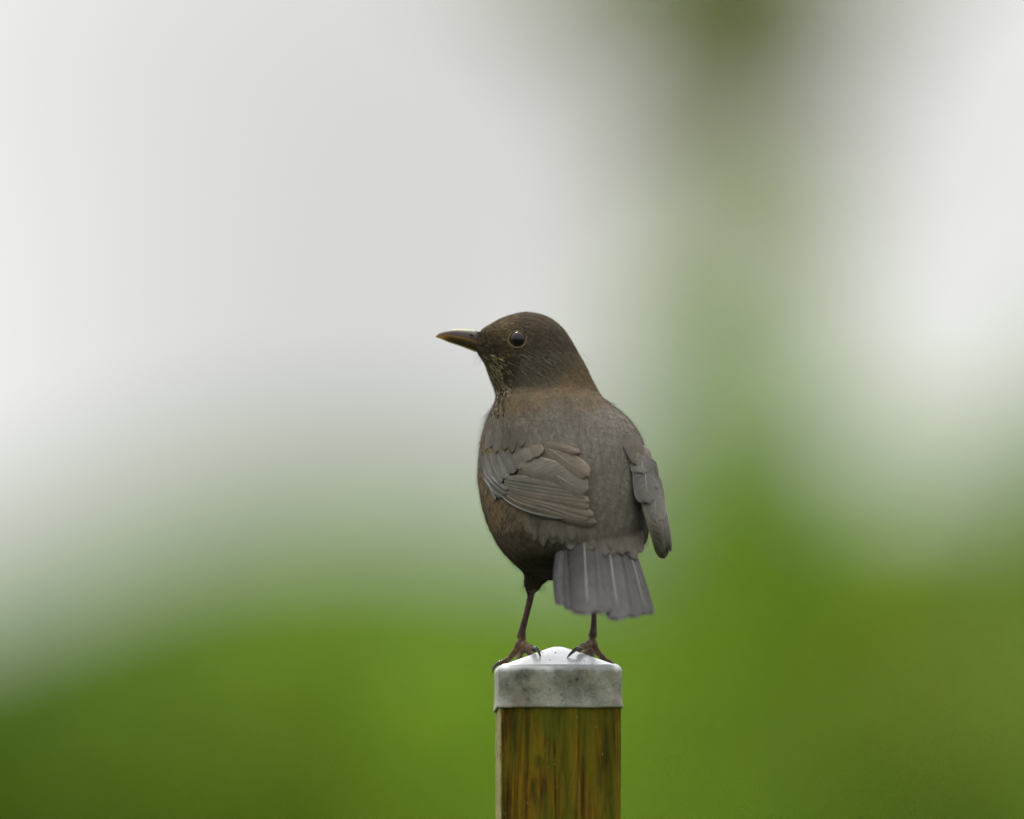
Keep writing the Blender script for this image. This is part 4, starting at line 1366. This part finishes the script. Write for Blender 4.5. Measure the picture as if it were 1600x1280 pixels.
# tail: outer feathers lie under the central pair
Z3 = lambda x, y: (730 + .2125 * x, 760 + .2125 * y)
for a, w, o0, sh, sr in [
        ([(700, 330), (685, 520), (672, 700), (690, 880)], (9, 9), .2, M_shaft_dark, .8),
        ([(1190, 400), (1245, 560), (1310, 760), (1362, 945)], (8, 5), .2, M_shaft_dark, .8),
        ([(760, 330), (760, 520), (757, 720), (778, 915)], (14, 12), .7, M_shaft_dark, .9),
        ([(1150, 400), (1215, 545), (1268, 740), (1325, 950)], (12, 9), .7, M_shaft_pale, 1.5),
        ([(1110, 400), (1165, 560), (1205, 760), (1245, 970)], (15, 12), 1.2, M_shaft_dark, .9),
        ([(820, 330), (825, 520), (832, 720), (850, 940)], (17, 14), 1.2, M_shaft_dark, .9),
        ([(1030, 380), (1055, 525), (1080, 720), (1125, 990)], (20, 20), 1.8, M_shaft_pale, 1.6),
        ([(945, 330), (955, 500), (975, 700), (1000, 945)], (20, 22), 2.0, M_shaft_dark, .9),
        ([(855, 330), (863, 470), (875, 700), (890, 950)], (27, 19), 2.4, M_shaft_pale, 1.6),
        ]:
    fe('tail_feather', tailp, [Z3(*p) for p in a], w[1], w[0], tail_y, o0, o0 * 2.0 + .5, M_tail, sh, sr, (0.05, .88), tip=.10, point=2.6, camber=1.9, nt=40, ragged=.025)
# tail coverts and ragged flank fringe, soft and overlapping
rr = random.Random(12)
COV = [(830, 836, 818, 780), (840, 848, 830, 785), (848, 855, 842, 790), (858, 846, 852, 790), (868, 850, 866, 790), (880, 853, 880, 795), (895, 857, 893, 795), (913, 857, 908, 795), (928, 862, 920, 795), (945, 873, 936, 800),
       (959, 870, 948, 800), (974, 871, 960, 800), (989, 874, 974, 805), (1001, 864, 986, 800), (1006, 850, 992, 790)]
for j in (0, 1):
    for k, (u, v, bu_, bv_) in enumerate(COV):
        if j and (k % 2 or u < 860):
            continue
        du = rr.uniform(-4, 4); dv = rr.uniform(-4, 3) - 9 * j
        w = rr.uniform(11, 15) if u > 866 else rr.uniform(8, 10)
        mt = M_cov2 if u < 866 or k % 3 else M_cov
        fe('tail_covert', tailp, [(bu_ + du, bv_ + dv - 8), ((u + bu_) / 2 + du + rr.uniform(-2, 2), (v + bv_) / 2 + dv), (u + du, v + dv)], w, w, cov_y, -2.0, 1.7 + .6 * j + .12 * (k % 3),
           mt, M_shaft, .35, (.72, .95), tip=.42, point=1.65, camber=1.0, nt=24, nw=11, ragged=.05)

# ---- eye
ey = float(env_y(809, 530.5)) + 2.0
ec = at(809, 530.5, ey / 1000)
ER = 13.0 * S


def mat_eye():
    m, nt, N, L, b = new_mat('eye')
    tc = N.new('ShaderNodeTexCoord')
    le = N.new('ShaderNodeVectorMath'); le.operation = 'LENGTH'
    mp = N.new('ShaderNodeMapping'); mp.inputs['Scale'].default_value = (1, 0, 1)
    L.new(tc.outputs['Object'], mp.inputs['Vector']); L.new(mp.outputs[0], le.inputs[0])
    r = ramp(N, [(0.0, (.003, .003, .003)), (.62, (.004, .003, .003)), (.74, (.035, .012, .006)), (1.0, (.05, .018, .008))])
    dv_ = N.new('ShaderNodeMath'); dv_.operation = 'DIVIDE'; dv_.inputs[1].default_value = ER
    L.new(le.outputs['Value'], dv_.inputs[0]); L.new(dv_.outputs[0], r.inputs['Fac']); L.new(r.outputs['Color'], b.inputs['Base Color'])
    b.inputs['Roughness'].default_value = .05
    b.inputs['Specular IOR Level'].default_value = .32
    return m


def sphere(R, n=28, m=18):
    th = np.linspace(0, np.pi, m); ph = np.linspace(0, 2 * np.pi, n, endpoint=False)
    V = np.stack([R * np.sin(th)[:, None] * np.cos(ph), R * np.sin(th)[:, None] * np.sin(ph), R * np.cos(th)[:, None] * np.ones(n)], -1).reshape(-1, 3)
    return V, grid_faces(m, n, True)


M_eye = mat_eye()
M_ring = mat_plain('eye_ring', (.13, .105, .045), .6, .3, 900, .35)
for ypos, nm_dir in ((ey, -1), (37.0 - ey, 1)):
    c_ = at(809, 530.5, ypos / 1000)
    V, F = sphere(ER)
    e_ = mesh_obj('eye', V, F, M_eye)
    e_.location = (c_ - bird_base).tolist(); e_.parent = bird
    if nm_dir == 1:
        e_.scale = (.9, .9, .9)
    th = np.linspace(0, 2 * np.pi, 40, endpoint=False)
    ring = []
    for a_ in th:
        rx, rz = 13.7 * S * (1 + .03 * math.sin(3 * a_)), 13.3 * S
        pt = 1 + .16 * max(0, math.cos(a_ - math.radians(200))) ** 6      # drawn out toward the bill
        ring.append((rx * pt * math.cos(a_), nm_dir * (.0019 - .0009 * math.sin(a_)), rz * math.sin(a_)))
    ring = np.array(ring)
    V = []
    for i in range(40):
        ctr = ring[i]; rad = np.array([math.cos(th[i]), 0, math.sin(th[i])])
        for k in range(8):
            q = 2 * math.pi * k / 8
            V.append(ctr + (.00030 + .00008 * math.sin(i * 2.3)) * (rad * math.cos(q) * 1.1 + np.array([0, 1, 0]) * math.sin(q)))
    g = [[i * 8 + k, ((i + 1) % 40) * 8 + k, ((i + 1) % 40) * 8 + (k + 1) % 8, i * 8 + (k + 1) % 8] for i in range(40) for k in range(8)]
    rg = mesh_obj('eye_ring', V, g, M_ring, e_)

# ---- bill: two mandibles lofted along their own lines
def interp_line(pts, x):
    pts = np.array(sorted(pts)); return pchip(pts[:, 0], pts[:, 1], x)


CUL = [(680.5, 526.2), (683, 523.2), (688.8, 519.6), (701, 515.9), (712.5, 514.5), (730, 515), (744, 517.2), (756, 520)]
TOM = [(680.5, 526.8), (684, 526.0), (695, 524.2), (713.8, 527.2), (732.5, 531.4), (750, 537.5), (758, 541)]
GON = [(680.5, 526.9), (688, 529.4), (700, 534.6), (720, 541.3), (735, 547), (745, 550.5), (756, 552)]
M_bill = mat_tint('bill_horn', .5, .3, 0, 500, .2)


def mandible(name, upper):
    us = np.concatenate([np.linspace(681, 690, 9)[:-1], np.linspace(690, 757, 26)])
    top = interp_line(CUL if upper else TOM, us)
    bot = interp_line(TOM if upper else GON, us)
    if not upper:
        top = top - .6; us = np.where(us < 683, us + 1.0, us)
    hwid = np.interp(us, [680, 690, 710, 735, 757], [.6, 5.2, 9.5, 13.5, 17]) * S * (1 if upper else .92)
    yc = np.interp(us, [680, 757], [.0205, .0182])
    n = 44
    V, C = [], []
    for i in range(len(us)):
        for k in range(n):
            a = 2 * math.pi * k / n
            ca, sa = math.cos(a), math.sin(a)
            h = bot[i] - top[i]
            if upper:      # pointed ridge, flat underside
                vv = bot[i] - h * (max(sa, 0) ** .8) + (1.0 if sa < 0 else 0) * abs(sa) * 1.0
                wd_ = hwid[i] * ca * (1 - .25 * max(sa, 0) ** 2)
            else:
                vv = top[i] + h * (max(-sa, 0) ** .85) - (0.5 if sa > 0 else 0) * sa
                wd_ = hwid[i] * ca * (1 - .2 * max(-sa, 0) ** 2)
            V.append(at(us[i], vv, yc[i] + wd_))
            f = (us[i] - 681) / 76
            if upper:
                c = np.array([.042, .031, .023])
                edge = .8 * math.exp(-((vv - bot[i]) / 1.1) ** 2)
                c = c * (1 - edge) + np.array([.34, .16, .03]) * edge
                if sa > .93 and .36 < f < .82: c = np.array([.35, .42, .03])         # yellow green rim light painted on the culmen ridge
                tipm = math.exp(-((us[i] - 681) / 7) ** 2)
                c = c * (1 - .5 * tipm) + np.array([.30, .16, .04]) * .5 * tipm
            else:
                c = np.array([.034, .022, .009])
                edge = math.exp(-((vv - top[i]) / 1.1) ** 2) * (.55 if f > .12 else 1)
                c = c * (1 - edge) + np.array([.40, .22, .03]) * edge
                tipm = math.exp(-((us[i] - 682) / 12) ** 2)
                c = c * (1 - tipm) + np.array([.55, .28, .03]) * tipm
                if sa < -.8: c = c * .4 + np.array([.34, .25, .03]) * .6
            C.append(c)
    F = grid_faces(len(us), n, True).tolist() + [list(range(n))[::-1], list(range((len(us) - 1) * n, len(us) * n))]
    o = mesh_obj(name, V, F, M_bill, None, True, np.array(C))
    under(o, bird)
    return o


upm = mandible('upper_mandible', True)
lom = mandible('lower_mandible', False)
upm['label'] = 'dark horn upper mandible with orange cutting edge'
# nostril slit
M_nos = mat_plain('nostril', (.16, .07, .025), .6, .3, 600, .3)
V = []
for k in range(16):
    a = 2 * math.pi * k / 16
    V.append((math.cos(a) * 4.2, math.sin(a) * 1.5))
nv = [at(737 + x, 524.3 + y + x * .42, (.0182 - .0128 * (1 - .0) + .0068 - .0022 + abs(y) * .0002)) for x, y in V]
ring2 = [at(737 + x * .55, 524.3 + y * .45 + x * .23, .0182 - .0046) for x, y in V]
no_ = mesh_obj('nostril', np.array(nv + ring2), [[i, (i + 1) % 16, 16 + (i + 1) % 16, 16 + i] for i in range(16)] + [list(range(16, 32))], M_nos, None)
under_sub(no_, upm)

# ---- claws
M_claw = mat_tint('claw_horn', .25, .55, 0, 500, .15)
CL = [  # toe index, then further points (u, depth mm, px above cap)
    (0, [(834, -13, 9.5), (839.5, -16, 9.5), (843.5, -18, 3.5), (844, -18.5, -2)]),
    (1, [(779, 6, 4), (773.5, 6, 3.2), None]),
    (2, [(811, 26, 5), (810.5, 31, 3.5), (810, 34, -3)]),
    (3, [(834, 21, 4.5), (838, 24, 4), (840, 26, -1)]),
    (4, [(907, -13, 9.5), (899, -16, 10), (890, -18, 4), (884.8, -19, -1.5)]),
    (5, [(952, 6, 4.5), (957.5, 7, 3.2), (962, 8, -.5)]),
    (6, [(925, 26, 5), (925, 31, 3.5), (925, 34, -3)]),
    (7, [(907, 22, 4.5), (902, 25, 4.2), (899, 27, -1)])]
for ti, pts in CL:
    if ti == 1:
        pw = mm([(783, 1034.5, 6), (775.5, 1038.5, 6), (770.8, 1044.5, 5.5), (767.8, 1054.5, 5)])
    else:
        pw = toe_path(pts, 0)
    n = 12
    pp = smooth_path(pw, n)
    tt = np.linspace(0, 1, n)
    r_ = np.interp(tt, [0, .25, .6, 1], [3.4, 3.3, 2.2, .35]) * S
    V, F = tube(pp, r_, 9)
    cc = np.repeat(np.stack([np.interp(tt, [0, .7, 1], [.022, .03, .12 if ti != 1 else .3]), np.interp(tt, [0, .7, 1], [.019, .022, .06 if ti != 1 else .11]), np.interp(tt, [0, .7, 1], [.016, .016, .03])], -1), 9, 0)
    o = mesh_obj('claw', V, F, M_claw, None, True, cc)
    under(o, bird)

# sub-parts were built in world coordinates: let every mesh child carry its true place
from mathutils import Matrix
for o in list(scene.objects):
    if o.type == 'MESH' and o.parent is not None and o.parent.type == 'MESH' and o.parent.parent is bird and o.name.split('.')[0] != 'eye_ring':
        o.matrix_parent_inverse = Matrix.Identity(4)
print('objects', len(scene.objects), 'plumage faces', len(pl.data.polygons))
